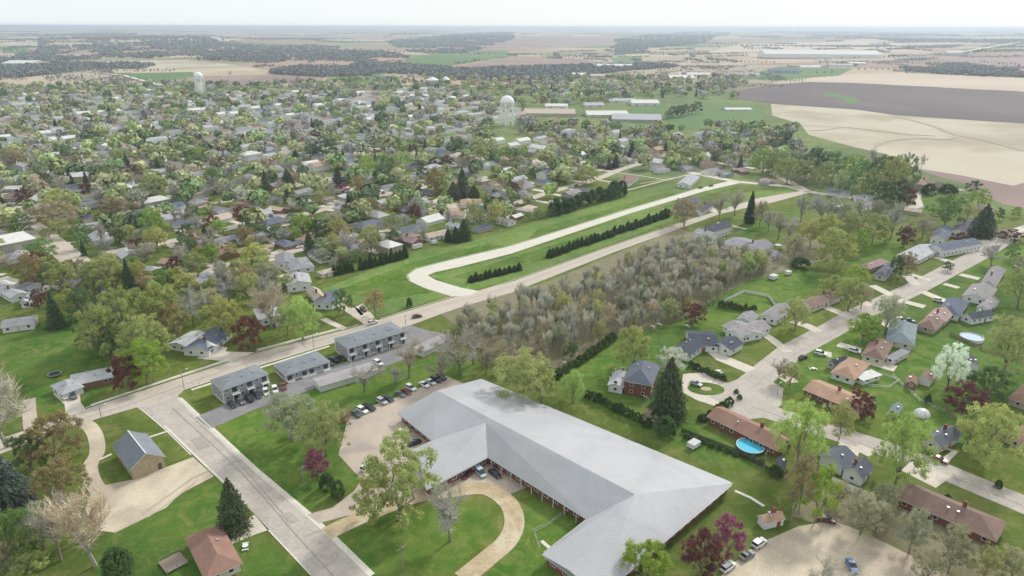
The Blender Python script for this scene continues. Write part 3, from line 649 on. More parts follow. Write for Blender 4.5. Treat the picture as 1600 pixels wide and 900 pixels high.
# ------------------------------------------------------------------ roads
sheet('main_road', [(-60, 712), (100, 656), (135, 643), (360, 568), (400, 554), (540, 517), (706, 466), (800, 440), (950, 386), (1095, 336), (1186, 307), (1262, 294), (1262, 299), (1200, 316), (1160, 324), (1120, 334), (960, 393), (800, 457), (712, 483), (637, 511), (522, 538), (400, 574), (290, 611), (277, 623), (262, 640), (232, 641), (215, 640), (120, 668), (-60, 738)], M['road'])
for a in ([(-60, 725), (110, 662), (400, 563), (706, 474), (800, 448), (1095, 340), (1186, 311), (1262, 296)],): ROADS.append([G(*p) for p in a])
kerb([(135, 641), (262, 598), (360, 566)]); kerb([(400, 552), (540, 515), (560, 509)]); kerb([(595, 499), (706, 464)]); kerb([(752, 454), (800, 438.5), (950, 385), (1095, 335)])
kerb([(522, 537.5), (400, 575), (285, 613)])
strip('sidewalk', [(143, 637), (262, 596), (357, 564.5)], 1.3, M['kerb']); strip('sidewalk', [(402, 549), (540, 512.5)], 1.3, M['kerb'])
strip('sidewalk', [(515, 542.5), (400, 579), (300, 612)], 1.3, M['kerb'])
sheet('side_street', [(232, 640), (215, 640), (262, 675), (335, 744), (352, 758), (400, 806), (490, 902), (500, 930), (620, 940), (582, 900), (525, 845), (482, 805), (400, 737), (332, 673), (277, 622)], M['street'])
ROADS.append([G(*p) for p in ((250, 630), (300, 675), (375, 747), (440, 805), (540, 900))])
strip('gutter', [(281, 625), (334, 674), (402, 737), (484, 805), (527, 845), (584, 900)], 1.5, M['kerb']); strip('gutter', [(258, 668), (300, 708), (352, 757)], .6, M['kerb'])
kerb([(276, 621), (330.5, 671), (398, 735), (480, 803)]) ; kerb([(230, 642), (222, 643), (262, 677), (300, 714)])
kerb([(422, 831), (489, 901)])
sheet('new_street', [(706, 464), (666, 452), (641, 440), (637, 431), (650, 421), (700, 408), (800, 384), (985, 325), (1090, 293), (1146, 279), (1156, 284), (1100, 297), (985, 332), (800, 396), (720, 417), (680, 426), (668, 431), (680, 438), (720, 450), (748, 455), (735, 462)], M['newroad'])
ROADS.append([G(*p) for p in ((722, 462), (650, 432), (800, 390), (985, 329), (1150, 282))])
kerb([(706, 463), (664, 451), (639, 440), (635, 431), (649, 420), (700, 407), (800, 383), (985, 324), (1090, 292)], wd=.25)
strip('sidewalk', [(935, 264), (962, 269), (995, 273), (1035, 279)], 1.8, M['drive'], z=.12); strip('sidewalk', [(950, 286), (977, 297), (1037, 281), (1077, 271), (1110, 266)], 1.8, M['drive'], z=.13)
strip('residential_street', [(1068, 266), (1150, 282), (1230, 289), (1262, 297), (1330, 306)], 8, M['drive'], z=.1, road=True)
strip('residential_street', [(1130, 628), (1165, 606), (1237, 546), (1295, 515), (1339, 489), (1430, 447), (1520, 399), (1545, 385), (1580, 362), (1640, 340)], 10.5, M['street'], z=.0752, road=True)
strip('residential_street', [(1140, 615), (1200, 641), (1300, 672), (1380, 697), (1450, 722), (1550, 763), (1660, 808)], 9.5, M['street'], z=.0782, road=True)
sheet('turning_circle', [(1135, 640), (1120, 622), (1130, 600), (1160, 588), (1200, 590), (1225, 605), (1222, 630), (1200, 650), (1160, 655)], M['street'], z=.0812)
sheet('driveway_ring', [(1068, 583), (1100, 580), (1130, 594), (1160, 606), (1170, 640), (1140, 640), (1090, 624), (1065, 610)], M['drive'])
strip('residential_street', [(1500, 383), (1540, 372), (1600, 352)], 6, M['drive'], z=.0837)
sheet('green_island', [(G(1104, 606).x+6.5*math.cos(i*math.pi/9), G(1104, 606).y+4.6*math.sin(i*math.pi/9)) for i in range(18)], M['lawn'], z=.135, world=True)
sheet('flower_bed', [(G(1104, 606).x+2*math.cos(i*math.pi/5), G(1104, 606).y+1.5*math.sin(i*math.pi/5)) for i in range(10)], M['dirt'], z=.14, world=True)
for pts, wd in (([(10, 328), (30, 345), (62, 368), (100, 398), (128, 420), (140, 432)], 13), ([(85, 362), (150, 352), (220, 343), (300, 328), (400, 307), (467, 291), (560, 272), (640, 258)], 8), ([(-40, 330), (20, 326)], 9),
                ([(160, 400), (240, 386), (325, 368), (400, 348), (430, 341), (470, 338), (500, 330), (540, 316), (600, 305), (680, 290)], 9), ([(400, 336), (440, 342), (505, 356)], 8), ([(320, 432), (345, 419), (400, 408), (470, 392), (560, 368)], 7),
                ([(800, 320), (860, 300), (930, 280), (975, 262), (1020, 250)], 8), ([(0, 440), (60, 452), (140, 430)], 7), ([(590, 305), (700, 320), (800, 318)], 6), ([(1190, 262), (1262, 297)], 7), ([(0, 385), (40, 400), (60, 420)], 6)):
    strip('town_street', pts, wd, M['road'], z=.11+.013*len(ROADS), road=True, smooth=True)
# far town streets on the grid
gd = G(400, 307)-G(220, 343); GA = math.atan2(gd.y, gd.x); U = Vector((math.cos(GA), math.sin(GA), 0)); W_ = Vector((-math.sin(GA), math.cos(GA), 0)); O_ = G(330, 262)
FARROADS = []
for k in range(0, 17):
    o = O_+W_*(k*78)
    a, b = -1700, 1500
    pts = [o+U*s for s in range(a, b, 40)]; pts = [p for p in pts if inpoly(*[np.array([q]) for q in pix(p.x, p.y, 0)], TOWN)[0] and p.y > 300]
    if len(pts) > 2: strip('town_street', [(p.x, p.y) for p in pts], 7, M['road'], z=.3, world=True, road=False); FARROADS.append(pts)
for k in range(-9, 8):
    o = O_+U*(k*165); pts = [o+W_*s for s in range(0, 1400, 40)]; pts = [p for p in pts if inpoly(*[np.array([q]) for q in pix(p.x, p.y, 0)], TOWN)[0]]
    if len(pts) > 2: strip('town_street', [(p.x, p.y) for p in pts], 7, M['road'], z=.33, world=True); FARROADS.append(pts)
# country roads beyond the town
for pts, wd in (([(1000, 118), (1100, 108), (1200, 102), (1330, 98)], 14), ([(1500, 88), (1560, 74), (1600, 66)], 20), ([(820, 140), (900, 128), (990, 124)], 12), ([(130, 116), (190, 122), (250, 138)], 12), ([(1060, 245), (1180, 262)], 7)):
    P = [G(*p) for p in pts]; zz = float(max(hill(p.x, p.y) for p in P))+1.2 if P[0].y > 1900 else .35
    strip('country_road', pts, wd, M['newroad'], z=zz)
# ------------------------------------------------------------------ yards and lots
sheet('gravel_yard', [(213, 752), (303, 717), (336, 747), (300, 766), (282, 776), (262, 796), (225, 815), (182, 836), (150, 832), (135, 800), (145, 772), (165, 762)], M['gravel'])
strip('gravel_drive', [(128, 662), (143, 672), (152, 690), (153, 712), (142, 732), (146, 755), (160, 775)], 4.2, M['gravel'], smooth=True)
strip('footpath', [(157, 722), (176, 713)], .9, M['kerb']); strip('footpath', [(233, 687), (266, 676)], .9, M['kerb'])
sheet('driveway', [(343, 836), (358, 828), (400, 807), (420, 831), (400, 838), (362, 854)], M['drive'])
sheet('driveway', [(102, 636), (84, 620), (96, 604), (125, 612), (127, 632), (136, 645), (104, 655)], M['drive'])
sheet('driveway', [(308, 563), (330, 548), (356, 552), (400, 553), (360, 568)], M['drive']); sheet('driveway', [(335, 548), (343, 542), (356, 546), (350, 556)], M['newroad'])
strip('gravel_drive', [(46, 628), (47, 650), (52, 690)], 4, M['lot'])
sheet('asphalt_lot', [(306, 655), (330, 673), (400, 642), (485, 612), (500, 606), (570, 585), (650, 557), (662, 551), (707, 530), (700, 523), (672, 518), (640, 509), (630, 512), (636, 523), (545, 567), (520, 574), (450, 603), (420, 613), (350, 636)], M['asphalt'])
sheet('car_park', [(547, 648), (640, 615), (697, 588), (726, 600), (700, 640), (700, 700), (770, 712), (830, 760), (800, 772), (752, 772), (640, 785), (590, 795), (500, 820), (482, 806), (522, 795), (556, 768), (566, 751), (530, 712)], M['lot'])
strip('dirt_drive', [(512, 836), (555, 815), (600, 796), (650, 778), (710, 768), (760, 764), (795, 785), (806, 815), (795, 845), (765, 872), (725, 905)], 5.2, M['dirt'], smooth=True)
sheet('gravel_lot', [(1105, 930), (1140, 884), (1200, 842), (1250, 820), (1302, 811), (1347, 827), (1420, 862), (1500, 903), (1520, 935)], M['gravel'])
strip('footpath', [(1150, 765), (1175, 776), (1196, 789)], 1, M['kerb']); strip('footpath', [(848, 845), (862, 857)], 1, M['kerb'])
DR = [  # concrete driveways on the right, photograph strip, width
 ([(1117, 548), (1128, 558), (1175, 577)], 6), ([(1177, 510), (1205, 527), (1232, 548)], 4), ([(1238, 499), (1262, 507), (1280, 516)], 5), ([(1280, 473), (1310, 485), (1332, 494)], 5), ([(1330, 462), (1362, 475)], 5), ([(1362, 443), (1395, 459)], 5), ([(1418, 428), (1430, 442)], 5), ([(1422, 425), (1455, 435)], 4), ([(1460, 398), (1490, 407)], 5), ([(1504, 384), (1524, 392)], 4),
 ([(1240, 596), (1222, 583)], 5), ([(1345, 545), (1310, 535)], 5), ([(1400, 508), (1372, 497)], 7), ([(1445, 476), (1405, 466)], 5), ([(1480, 468), (1440, 452)], 5), ([(1530, 432), (1500, 425)], 5), ([(1498, 446), (1475, 440)], 4), ([(1300, 552), (1275, 548)], 5), ([(1352, 560), (1400, 573)], 6),
 ([(1435, 745), (1460, 728)], 10), ([(1479, 715), (1493, 702), (1460, 690)], 2), ([(1330, 693), (1318, 720)], 6), ([(1358, 697), (1346, 705)], 5), ([(1240, 660), (1255, 650)], 5), ([(1437, 318), (1432, 305), (1440, 292), (1455, 288)], 4.5), ([(1437, 318), (1418, 322)], 7), ([(1470, 294), (1505, 293)], 3),
 ([(1124, 330), (1098, 322)], 8), ([(1120, 346), (1165, 356)], 2), ([(1000, 286), (1100, 268)], 1), ([(1210, 286), (1250, 294)], 3), ([(560, 495), (552, 485), (560, 478), (578, 500)], 5), ([(505, 500), (522, 508), (540, 516)], 3), ([(427, 412), (455, 428), (480, 425)], 3.5), ([(424, 438), (452, 430)], 3), ([(1300, 320), (1370, 308), (1365, 320), (1335, 327)], 5), ([(1165, 393), (1215, 398)], 4)]
for i_, (pts, wd) in enumerate(DR): strip('driveway', pts, wd, M['drive'], z=.1003+.0005*i_)
for q in range(26):   # short drives among the far left houses
    pass

SEALN = []
M['patch'] = road_mat('road_patch_mat', C(170, 162, 154), C(186, 178, 168), .9, 9); M['seal'] = surf('crack_seal_mat', C(164, 157, 150), C(180, 172, 164), .4, 3)
for i_, q in enumerate(([(440, 806), (456, 802), (470, 815), (456, 820)], [(300, 690), (316, 685), (330, 700), (312, 705)])): sheet('road_patch', q, M['patch'], z=.122+.001*i_)
for pts, wd in (([(270, 640), (305, 672), (345, 708), (380, 742), (420, 786), (460, 832), (505, 882), (525, 903)], .3), ([(110, 664), (200, 637), (290, 604), (400, 563), (520, 527), (640, 494), (706, 474), (800, 448), (950, 391), (1095, 340)], .22), ([(297, 650), (340, 690), (362, 712), (402, 756), (450, 812)], .16), ([(420, 770), (432, 764), (440, 758)], .18), ([(350, 735), (366, 724), (380, 722)], .16), ([(480, 840), (500, 832), (515, 830)], .18), ([(300, 600), (306, 610), (320, 590)], .15), ([(570, 504), (580, 516)], .2), ([(470, 534), (478, 546)], .2), ([(380, 563), (386, 575)], .2),
                ([(1170, 608), (1240, 552), (1300, 522), (1345, 495), (1430, 452), (1520, 403)], .22), ([(1175, 633), (1300, 676), (1400, 708), (1500, 746), (1600, 786)], .2), ([(1490, 735), (1500, 752)], .2), ([(1540, 756), (1548, 772)], .2)): strip('crack_seal', pts, wd*.8, M['seal'], z=.126+.0004*len(SEALN)); SEALN.append(1)
for pts, wd in (([(225, 806), (262, 780), (300, 752), (330, 738)], .5), ([(232, 812), (270, 786), (306, 757)], .5)): strip('tyre_track', pts, wd, M['lot'], z=.14+.001*wd+.0005*len(pts), smooth=True)
# ================================================================== LARGE BUILDINGS
def pt(x, y, h): p = G(x, y, h); return Vector((p.x, p.y, h))
def inset(P, d):
    n = len(P); out = []
    ar = sum(P[i].x*P[(i+1) % n].y-P[(i+1) % n].x*P[i].y for i in range(n)); sg = 1 if ar > 0 else -1
    for i in range(n):
        a, p, q = P[i-1], P[i], P[(i+1) % n]; e1 = (p-a); e1.z = 0; e1.normalize(); e2 = (q-p); e2.z = 0; e2.normalize()
        n1 = Vector((-e1.y, e1.x, 0))*sg; n2 = Vector((-e2.y, e2.x, 0))*sg; m = (n1+n2); m = m/max(.35, m.dot(m)/2)/1.0; out.append(Vector((p.x, p.y, 0))+m*d)
    return out
def nursing_home():
    E0, R0 = 3.2, 9.0; mr = M['metalroof']; root = ob('nursing_home', None, None, tuple(G(800, 700))); o = Vector(root.location)
    FL, E, P_ = pt(752, 592, E0), pt(1147, 753, E0), pt(994, 771, R0); RS, N, n0, V_ = pt(684, 611, R0), pt(622, 645, E0), pt(764, 714, E0), pt(920, 810, E0)
    W, X, K = pt(849, 866, E0), pt(939, 931, E0), pt(1002, 877, E0); J, F2, N2 = pt(677, 689, E0), pt(636, 709, E0), pt(668, 766, E0)
    # the front wing's ridge starts on the near slope of the main roof
    nn = (RS-P_).cross(N-P_)
    lo, hi = 3.0, 9.0
    for _ in range(40):
        h = (lo+hi)/2; q = pt(760, 661, h); s = (q-P_).dot(nn)*(1 if nn.z > 0 else -1)
        if s > 0: hi = h
        else: lo = h
    R1 = pt(760, 661, lo+.02); R2 = pt(655, 713, 5.9)
    def solid(name, V, Fc, rim, th, color, smooth=False):
        n = len(V); VV = V+[q-Vector((0, 0, th)) for q in V]; FF = []
        for f in Fc:
            a_, b_, c_ = V[f[0]], V[f[1]], V[f[2]]; f = f if (b_-a_).cross(c_-a_).z > 0 else tuple(reversed(f)); FF.append(f)
        FF += [tuple(n+i for i in reversed(f)) for f in FF]; mi = [0]*len(Fc)+[1]*len(Fc)
        for i in range(len(rim)): a_, b_ = rim[i], rim[(i+1) % len(rim)]; FF.append((n+a_, n+b_, b_, a_)); mi.append(1)
        m = me(name, [tuple(q-o) for q in VV], FF, [mr, M['trim']], mi); return ob(name, m, root, color=color)
    RC0 = (.455, .455, .475, 1)
    solid('roof', [FL, E, P_, RS, N, n0, V_, R1, J, N2, F2, R2], [(3, 2, 1, 0), (3, 4, 8, 7), (3, 7, 2), (7, 5, 6, 2), (7, 11, 9, 5), (7, 8, 10, 11), (11, 10, 9)], [0, 3, 4, 8, 10, 9, 5, 6, 2, 1], .35, RC0)
    S_ = (W+X)/2+Vector((0, 0, 1.2)); Mq = (V_+K)/2+Vector((0, 0, 2.6))
    solid('wing_roof', [P_, V_, W, X, K, E, S_], [(0, 1, 2, 6), (0, 6, 3, 4), (0, 4, 5), (2, 3, 6)], [0, 1, 2, 3, 4, 5], .3, RC0)
    outline = [FL, E, K, X, W, V_, n0, N2, F2, J, N]; I = inset(outline, .9); n = len(I)
    V = [Vector((p.x, p.y, 0))-Vector((o.x, o.y, 0)) for p in I]+[Vector((p.x-o.x, p.y-o.y, E0-.37)) for p in I]
    ob('wall', me('wall', V, [(i, (i+1) % n, n+(i+1) % n, n+i) for i in range(n)], [M['brick']]), root)
    cen = sum(I, Vector((0, 0, 0)))/n
    for i in range(n):
        A_, B_ = I[i], I[(i+1) % n]; d = (B_-A_); ln = d.length; k = max(2, int(ln/3.4)); d.normalize(); out = Vector((d.y, -d.x, 0))
        ar = sum(I[q].x*I[(q+1) % n].y-I[(q+1) % n].x*I[q].y for q in range(n)); out = out if ar > 0 else -out; ang = math.atan2(out.y, out.x)+math.pi/2
        for j in range(k):
            p = A_+d*ln*((j+.5)/k)+out*.05; q = ob('window', WF, root, (p.x-o.x, p.y-o.y, 1.55), ang, scale=(1.35, 1, 1.1)); ob('pane', WP, q)
        g0, g1 = A_+out*1.05-o, B_+out*1.05-o; wallstrip('gutter', [Vector((g0.x, g0.y, 0)), Vector((g1.x, g1.y, 0))], .2, E0-.28, E0-.05, M['metal'], root)
    pm = boxes('post', [(-.09, -.09, 0, .09, .09, E0-.37)], [M['trim']])
    for k in range(9): p = n0.lerp(V_, (k+.4)/9.3)-Vector((.1, .15, 0)); ob('post', pm, root, (p.x-o.x, p.y-o.y, 0))
    tag(root, 'sprawling grey ribbed-metal-roofed building with wings beside the central car park', 'nursing home')
    for s in range(6): q = RS.lerp(P_, s/5); HOUSES.append((q.x, q.y, 20))
nursing_home()
def apartment(A, B, Cc, storeys, label, nb, extra=0):
    h = 5.7 if storeys == 2 else 3.1
    c, Lx, W, ang = rect_from(G(*A, h), G(*B, h), G(*Cc, h)); Lx -= .8; W -= .8; HOUSES.append((c.x, c.y, Lx/2)); HOUSES.append((c.x+Lx*.35*math.cos(ang), c.y+Lx*.35*math.sin(ang), 6)); HOUSES.append((c.x-Lx*.35*math.cos(ang), c.y-Lx*.35*math.sin(ang), 6))
    root = ob('apartment_building', None, None, (c.x, c.y, 0), ang); wl, rf = hmesh(Lx, W, h, 1.5, 'hip', .4, .2)
    ob('wall', wl, root, color=(.33, .33, .36, 1)); ob('roof', rf, root, color=(.23, .25, .27, 1))
    ob('base_course', boxes('base_course', [(-Lx/2-.06, -W/2-.06, 0, Lx/2+.06, W/2+.06, .55)], [M['trim']]), root)
    for sx in (-1, 1):
        for sy in (-1, 1): ob('corner_board', boxes('corner_board', [(-.16, -.16, .56, .16, .16, h-.25)], [M['trim']]), root, (sx*Lx/2, sy*W/2, 0))
    n = int(Lx/2.6); balc = [int((i+.5)*n/nb) for i in range(nb)] if nb else []
    for s in range(storeys):
        for i in range(n):
            x = -Lx/2+(i+.5)*Lx/n
            q = ob('window', WF, root, (x, W/2+.04, 1.8+2.75*s), math.pi, scale=(1, 1, 1)); ob('pane', WP, q)
            if i in balc:
                d = ob('door', boxes('door', [(-.8, -.05, .1, .8, .05, 2.15)], [M['glass']]), root, (x, -W/2-.04, .05+2.75*s))
                if s == 1 or storeys == 1:
                    z0 = 2.75*s if s else .1
                    b = ob('balcony', boxes('balcony', [(-1.3, -1.5, 0, 1.3, 0, .16)], [M['trim']]), root, (x, -W/2-.08, z0))
                    ob('railing', boxes('railing', [(-1.3, -1.5, 1.0, 1.3, -1.42, 1.1), (-1.3, -1.4, 1.0, -1.22, 0, 1.1), (1.22, -1.4, 1.0, 1.3, 0, 1.1)]+[(-1.28+.32*k, -1.48, .17, -1.22+.32*k, -1.43, .99) for k in range(9)], [M['trim']]), b)
                    if s: 
                        for sx in (-1.2, 1.2): ob('post', boxes('post', [(-.08, -.08, 0, .08, .08, z0-.01)], [M['trim']]), root, (x+sx, -W/2-1.45, 0))
            else:
                q = ob('window', WF, root, (x, -W/2-.04, 1.8+2.75*s)); ob('pane', WP, q)
        for sd_ in (-1, 1):
            for y in (-W*.2, W*.2): q = ob('window', WF, root, (sd_*(Lx/2+.04), y, 1.8+2.75*s), sd_*math.pi/2); ob('pane', WP, q)
    for x in (-.3, .02, .27): ob('roof_vent', VENT, root, (x*Lx, -W*.2, h+.75))
    tag(root, label, 'apartment building'); return root
apartment((347, 612), (420.5, 586), (401.7, 571), 2, 'two-storey grey apartment building nearest the side street, white balconies', 3)
apartment((446, 588.5), (516.5, 566), (489.5, 552), 1, 'single-storey grey hip-roofed building between two taller apartment blocks', 4)
apartment((543.5, 546), (635, 517.5), (609.5, 504), 2, 'longest two-storey grey apartment building, beside the white car on main road', 5)
def garage_row(A, B, Cc, n, label):
    c, Lx, W, ang = rect_from(G(*A, 2.5), G(*B, 2.5), G(*Cc, 2.5)); root = ob('garage_row', None, None, (c.x, c.y, 0), ang); HOUSES.append((c.x, c.y, Lx/2))
    wl, rf = hmesh(Lx-.6, W-.6, 2.5, .5, 'gable', .3); ob('wall', wl, root, color=(.62, .62, .64, 1)); ob('roof', rf, root, color=(.36, .34, .345, 1))
    gm = boxes('garage_door', [(-1.2, -.05, .02+.5*i, 1.2, .05, .5+.5*i) for i in range(4)], [M['trim']])
    for i in range(n): ob('garage_door', gm, root, (-Lx/2+(i+.5)*Lx/n, (W-.6)/2+.05, 0))
    tag(root, label, 'garage')
garage_row((500, 606), (592, 578), (582, 566), 7, 'long low grey-roofed garage row partly behind bare trees, nearest the car park')
garage_row((662, 551), (706, 529), (694, 520.5), 4, 'grey-roofed garage row at the end of the asphalt lot beside the wood')
# stone building with blue-grey gabled roof
def stone_hall():
    h = 4.0
    A = G(204, 737, h); B = G(260, 715, h); Cc = G(231, 680, h); c, Lx, W, ang = rect_from(A, B, Cc); Lf, Wf = Lx-.9, W-.9
    root = ob('stone_hall', None, None, (c.x, c.y, 0), ang+math.pi/2); HOUSES.append((c.x, c.y, 9)); wl, rf = hmesh(Wf, Lf, h, 3.1, 'gable', .5, .2)
    wl.materials[0] = M['stonew']; ob('wall', wl, root); ob('roof', rf, root, color=(.22, .235, .27, 1)); z = 3.1
    for i in range(3):
        for s in (-1, 1): q = ob('window', WF, root, (-Wf/2+(i+.5)*Wf/3, s*(Lf/2+.04), 2), 0 if s < 0 else math.pi); ob('pane', WP, q)
    d = ob('door', DOOR, root, (-Wf/2-.05, -Lf*.34, 0), -math.pi/2, (.12, .1, .09, 1)); ob('handle', KNOB, d)
    ob('lamp', boxes('lamp', [(-.15, -.2, 0, .15, .2, .3)], [M['metal']]), root, (-Wf/2-.2, -Lf*.22, 2.6))
    ob('ridge_cap', boxes('ridge_cap', [(-Wf/2-.5, -.14, 0, Wf/2+.5, .14, .07)], [M['trim']]), root, (0, 0, h+z+.02))
    tag(root, 'stone-walled hall with steep blue-grey gabled roof beside the gravel yard', 'hall')
M['stonew'] = surf('stone_block', C(206, 190, 162), C(176, 160, 136), 1.4, 3, .9, .3, obj=True)
stone_hall()
# ------------------------------------------------------------------ water towers
def tower(x, yb, ytop, wpx, label, bowl):
    P = G(x, yb); k = ppm(P); d = ray(x, ytop); Ht = CAMH+d[2]/math.hypot(d[0], d[1])*P.length; R = wpx/k/2; root = ob('water_tower', None, None, (P.x, P.y, 0))
    zc = Ht-R*.95; n = 24; prof = []
    for i in range(13):
        a = -math.pi/2+math.pi*i/12; prof.append((max(.02, R*math.cos(a)), zc+R*(.95 if a > 0 else bowl)*math.sin(a)))
    V = []; Fc = []
    for (r, z) in prof: V += [(r*math.cos(2*math.pi*j/n), r*math.sin(2*math.pi*j/n), z) for j in range(n)]
    for i in range(len(prof)-1):
        for j in range(n): Fc.append((i*n+j, i*n+(j+1) % n, (i+1)*n+(j+1) % n, (i+1)*n+j))
    ob('tank', me('tank', V, Fc, [M['whitesteel']], smooth=True), root); zb = zc-R*bowl
    ob('riser', cyl('riser', R*.26, R*.26, 0, zb+1, M['whitesteel']), root)
    for j in range(6):
        a = math.pi/3*j+.3; v, q = tubes([[((R*1.05*math.cos(a), R*1.05*math.sin(a), 0), R*.12), ((R*.93*math.cos(a), R*.93*math.sin(a), zc), R*.12)]], 6); ob('leg', me('leg', v, q, [M['whitesteel']]), root)
    v, q = tubes([[((R*1.02*math.cos(2*math.pi*j/24), R*1.02*math.sin(2*math.pi*j/24), zc-.2), .28) for j in range(25)]], 5); ob('catwalk', me('catwalk', v, q, [M['metal']]), root)
    v, q = tubes([[((R*.99*math.cos(2*math.pi*j/24), R*.99*math.sin(2*math.pi*j/24), zc*.5), .22) for j in range(25)]], 5); ob('brace_ring', me('brace_ring', v, q, [M['whitesteel']]), root)
    ob('finial', cyl('finial', .5, .3, Ht-.3, Ht+1.6, M['metal'], 8), root); tag(root, label, 'water tower')
tower(791, 196, 149, 22, 'larger white legged water tower at the centre of town', .75)
tower(312, 147, 115, 13, 'smaller white water tower on the far left edge of town', 1.3)
# ------------------------------------------------------------------ far commercial and farm buildings
def shed(x, yb, wpx, dpx, hpx, roof, wall, label, kind='gable', rz=None, cat='warehouse', name='warehouse'):
    P = G(x, yb); k = ppm(P); zt = float(hill(P.x, P.y)) if P.y > 1800 else 0; Lx = wpx/k; Wy = dpx; h = hpx/k; rz = rnd.uniform(-.15, .15) if rz is None else rz
    root = ob(name, None, None, (P.x, P.y, zt), rz); wl, rf = hmesh(Lx, Wy, h, Wy*.09 if kind != 'flat' else .1, kind, .6, .4); ob('wall', wl, root, color=WC[wall]); ob('roof', rf, root, color=RC[roof])
    for i in range(max(1, int(wpx/14))): ob('loading_door', boxes('loading_door', [(-2, -.1, 0, 2, .1, min(h*.7, 4))], [M['metal']]), root, (-Lx/2+(i+.5)*Lx/max(1, int(wpx/14)), -Wy/2-.12, 0))
    tag(root, label, cat); HOUSES.append((P.x, P.y, Lx/2))
for a in ((857, 179, 78, 45, 5, 'beige', 'tanw', 'long tan-roofed school building right of the central water tower'), (868, 170, 34, 25, 6, 'white', 'white', 'smaller white-roofed block behind the tan school roof'), (945, 180, 64, 40, 4, 'white', 'cream', 'wide white-roofed school block right of the tan one'),
          (992, 186, 74, 50, 4, 'light', 'grey', 'broad pale grey flat-roofed building at the edge of the green playing field'), (1004, 162, 42, 40, 4, 'white', 'white', 'white-roofed hall standing behind the playing field'), (970, 158, 40, 30, 3, 'light', 'white', 'low pale roof left of the white hall behind the field'),
          (1275, 87, 170, 160, 6, 'white', 'white', 'very long white warehouse on the horizon farmland at right'), (955, 106, 58, 60, 4, 'white', 'white', 'long white shed beyond the brown field at centre'), (1082, 117, 46, 40, 3, 'white', 'white', 'white shed beside the country road right of centre'),
          (1222, 111, 40, 50, 4, 'blue', 'bluew', 'blue-roofed shed among green pasture at right'), (1492, 86, 36, 60, 4, 'white', 'white', 'white farm building beside the far road at right'), (1430, 88, 24, 40, 3, 'dark', 'white', 'dark-roofed farm shed on the far right plain'),
          (905, 120, 26, 50, 4, 'white', 'cream', 'bright farm shed left of the far white sheds'), (938, 120, 40, 40, 3, 'beige', 'cream', 'beige farm shed beside the bright one beyond the town'), (40, 108, 50, 80, 5, 'white', 'cream', 'pale quarry building at the far left edge'), (150, 106, 55, 60, 3, 'white', 'white', 'long white shed beyond the left end of town'),
          (105, 150, 62, 20, 3, 'orange', 'brick', 'low long orange-roofed building at the left edge of town'), (237, 148, 26, 20, 4, 'white', 'white', 'white gabled building left of the small water tower'), (1310, 100, 36, 40, 3, 'light', 'white', 'light grey farm shed below the very long warehouse'), (1335, 97, 26, 40, 3, 'white', 'white', 'second small shed right below the long warehouse'),
          (488, 162, 30, 30, 4, 'slate', 'white', 'slate-roofed church hall in the middle of town'), (660, 153, 38, 25, 3, 'white', 'cream', 'low white-roofed block near the grain bins'), (1402, 107, 12, 20, 3, 'pink', 'tanw', 'small pinkish barn left of the far dark tree belt'),
          (1055, 122, 50, 60, 3, 'white', 'cream', 'long pale storage building left of the blue-roofed shed'), (1165, 117, 34, 40, 3, 'light', 'white', 'pale shed on the pasture edge left of the blue roof'), (1012, 130, 40, 30, 3, 'light', 'white', 'grey-roofed works building nearer than the pale storage building'), (890, 150, 34, 30, 4, 'white', 'cream', 'white hall half hidden by trees beyond the tan school'), (925, 165, 30, 30, 3, 'light', 'white', 'small pale school annex behind the white blocks'), (1262, 104, 30, 40, 3, 'white', 'white', 'bright farm building right of the blue-roofed shed'), (1150, 170, 40, 20, 2, 'white', 'white', 'low white clubhouse at the far side of the playing field')):
    shed(*a)
for i, (x, yb, wpx) in enumerate(((674, 134, 20), (695, 133, 13))):
    P = G(x, yb); k = ppm(P); R = wpx/k/2; root = ob('grain_bin', None, None, (P.x, P.y, 0)); ob('drum', cyl('drum', R, R, 0, 8/k, M['metal'], 24), root); ob('cone_roof', cyl('cone_roof', R*1.04, .6, 8/k, 13/k, M['trim'], 24), root)
    tag(root, ('wider', 'narrower')[i]+' pale domed grain bin beyond the middle of town', 'grain bin', 'grain bins beyond the town')

# ================================================================== HAND-PLACED HOUSES, nearest first
house([((322, 908), (382, 881), (331, 825), 'hip', 1.9)], 'brown hip-roofed house with rear deck beside the side street', 'red', 'cream', ov=.6)
P = G(274, 884); dk = ob('wooden_deck', None, None, (P.x, P.y, 0), nearest_dir(P)[1])
PL_ = boxes('plank', [(-2.6, -.16, .52, 2.6, .16, .57)], [M['wood']])
for i in range(14): ob('plank', PL_, dk, (0, -2.4+i*.36, 0))
for sx in (-2.5, 2.5):
    for sy in (-2.4, 0, 2.3): ob('post', boxes('post', [(-.08, -.08, 0, .08, .08, 1.5)], [M['wood']]), dk, (sx, sy, 0))
ob('railing', boxes('railing', [(-2.6, -2.5, 1.4, 2.6, -2.42, 1.5), (-2.6, -2.4, 1.4, -2.52, 2.3, 1.5)], [M['wood']]), dk); tag(dk, 'grey wooden deck behind the brown hip-roofed house', 'deck')
house([((110, 607), (178, 592), (168, 577), 'hip', 1.4, dict(roof='light', wall='brick')), ((97, 620), (133, 607), (126, 589), 'hip', 1.6, dict(roof='light', wall='white', garage=True))], 'white ranch house with pale grey roof and cars in its drive', 'light', 'white')
house([((284, 549), (327, 551), (331, 517), 'gable', 1.5), ((262, 540), (292, 545), (308, 522), 'gable', 1.2, dict(roof='white')), ((321, 549), (342, 543), (330, 528), 'gable', 1.2, dict(roof='white', garage=True))], 'white house with blue roof and white garage beside the main road', 'blue', 'white')
house([((0, 517), (54, 509), (52, 497), 'gable', 1.2)], 'long low grey-roofed house cut by the left edge of the photo', 'grey', 'white')
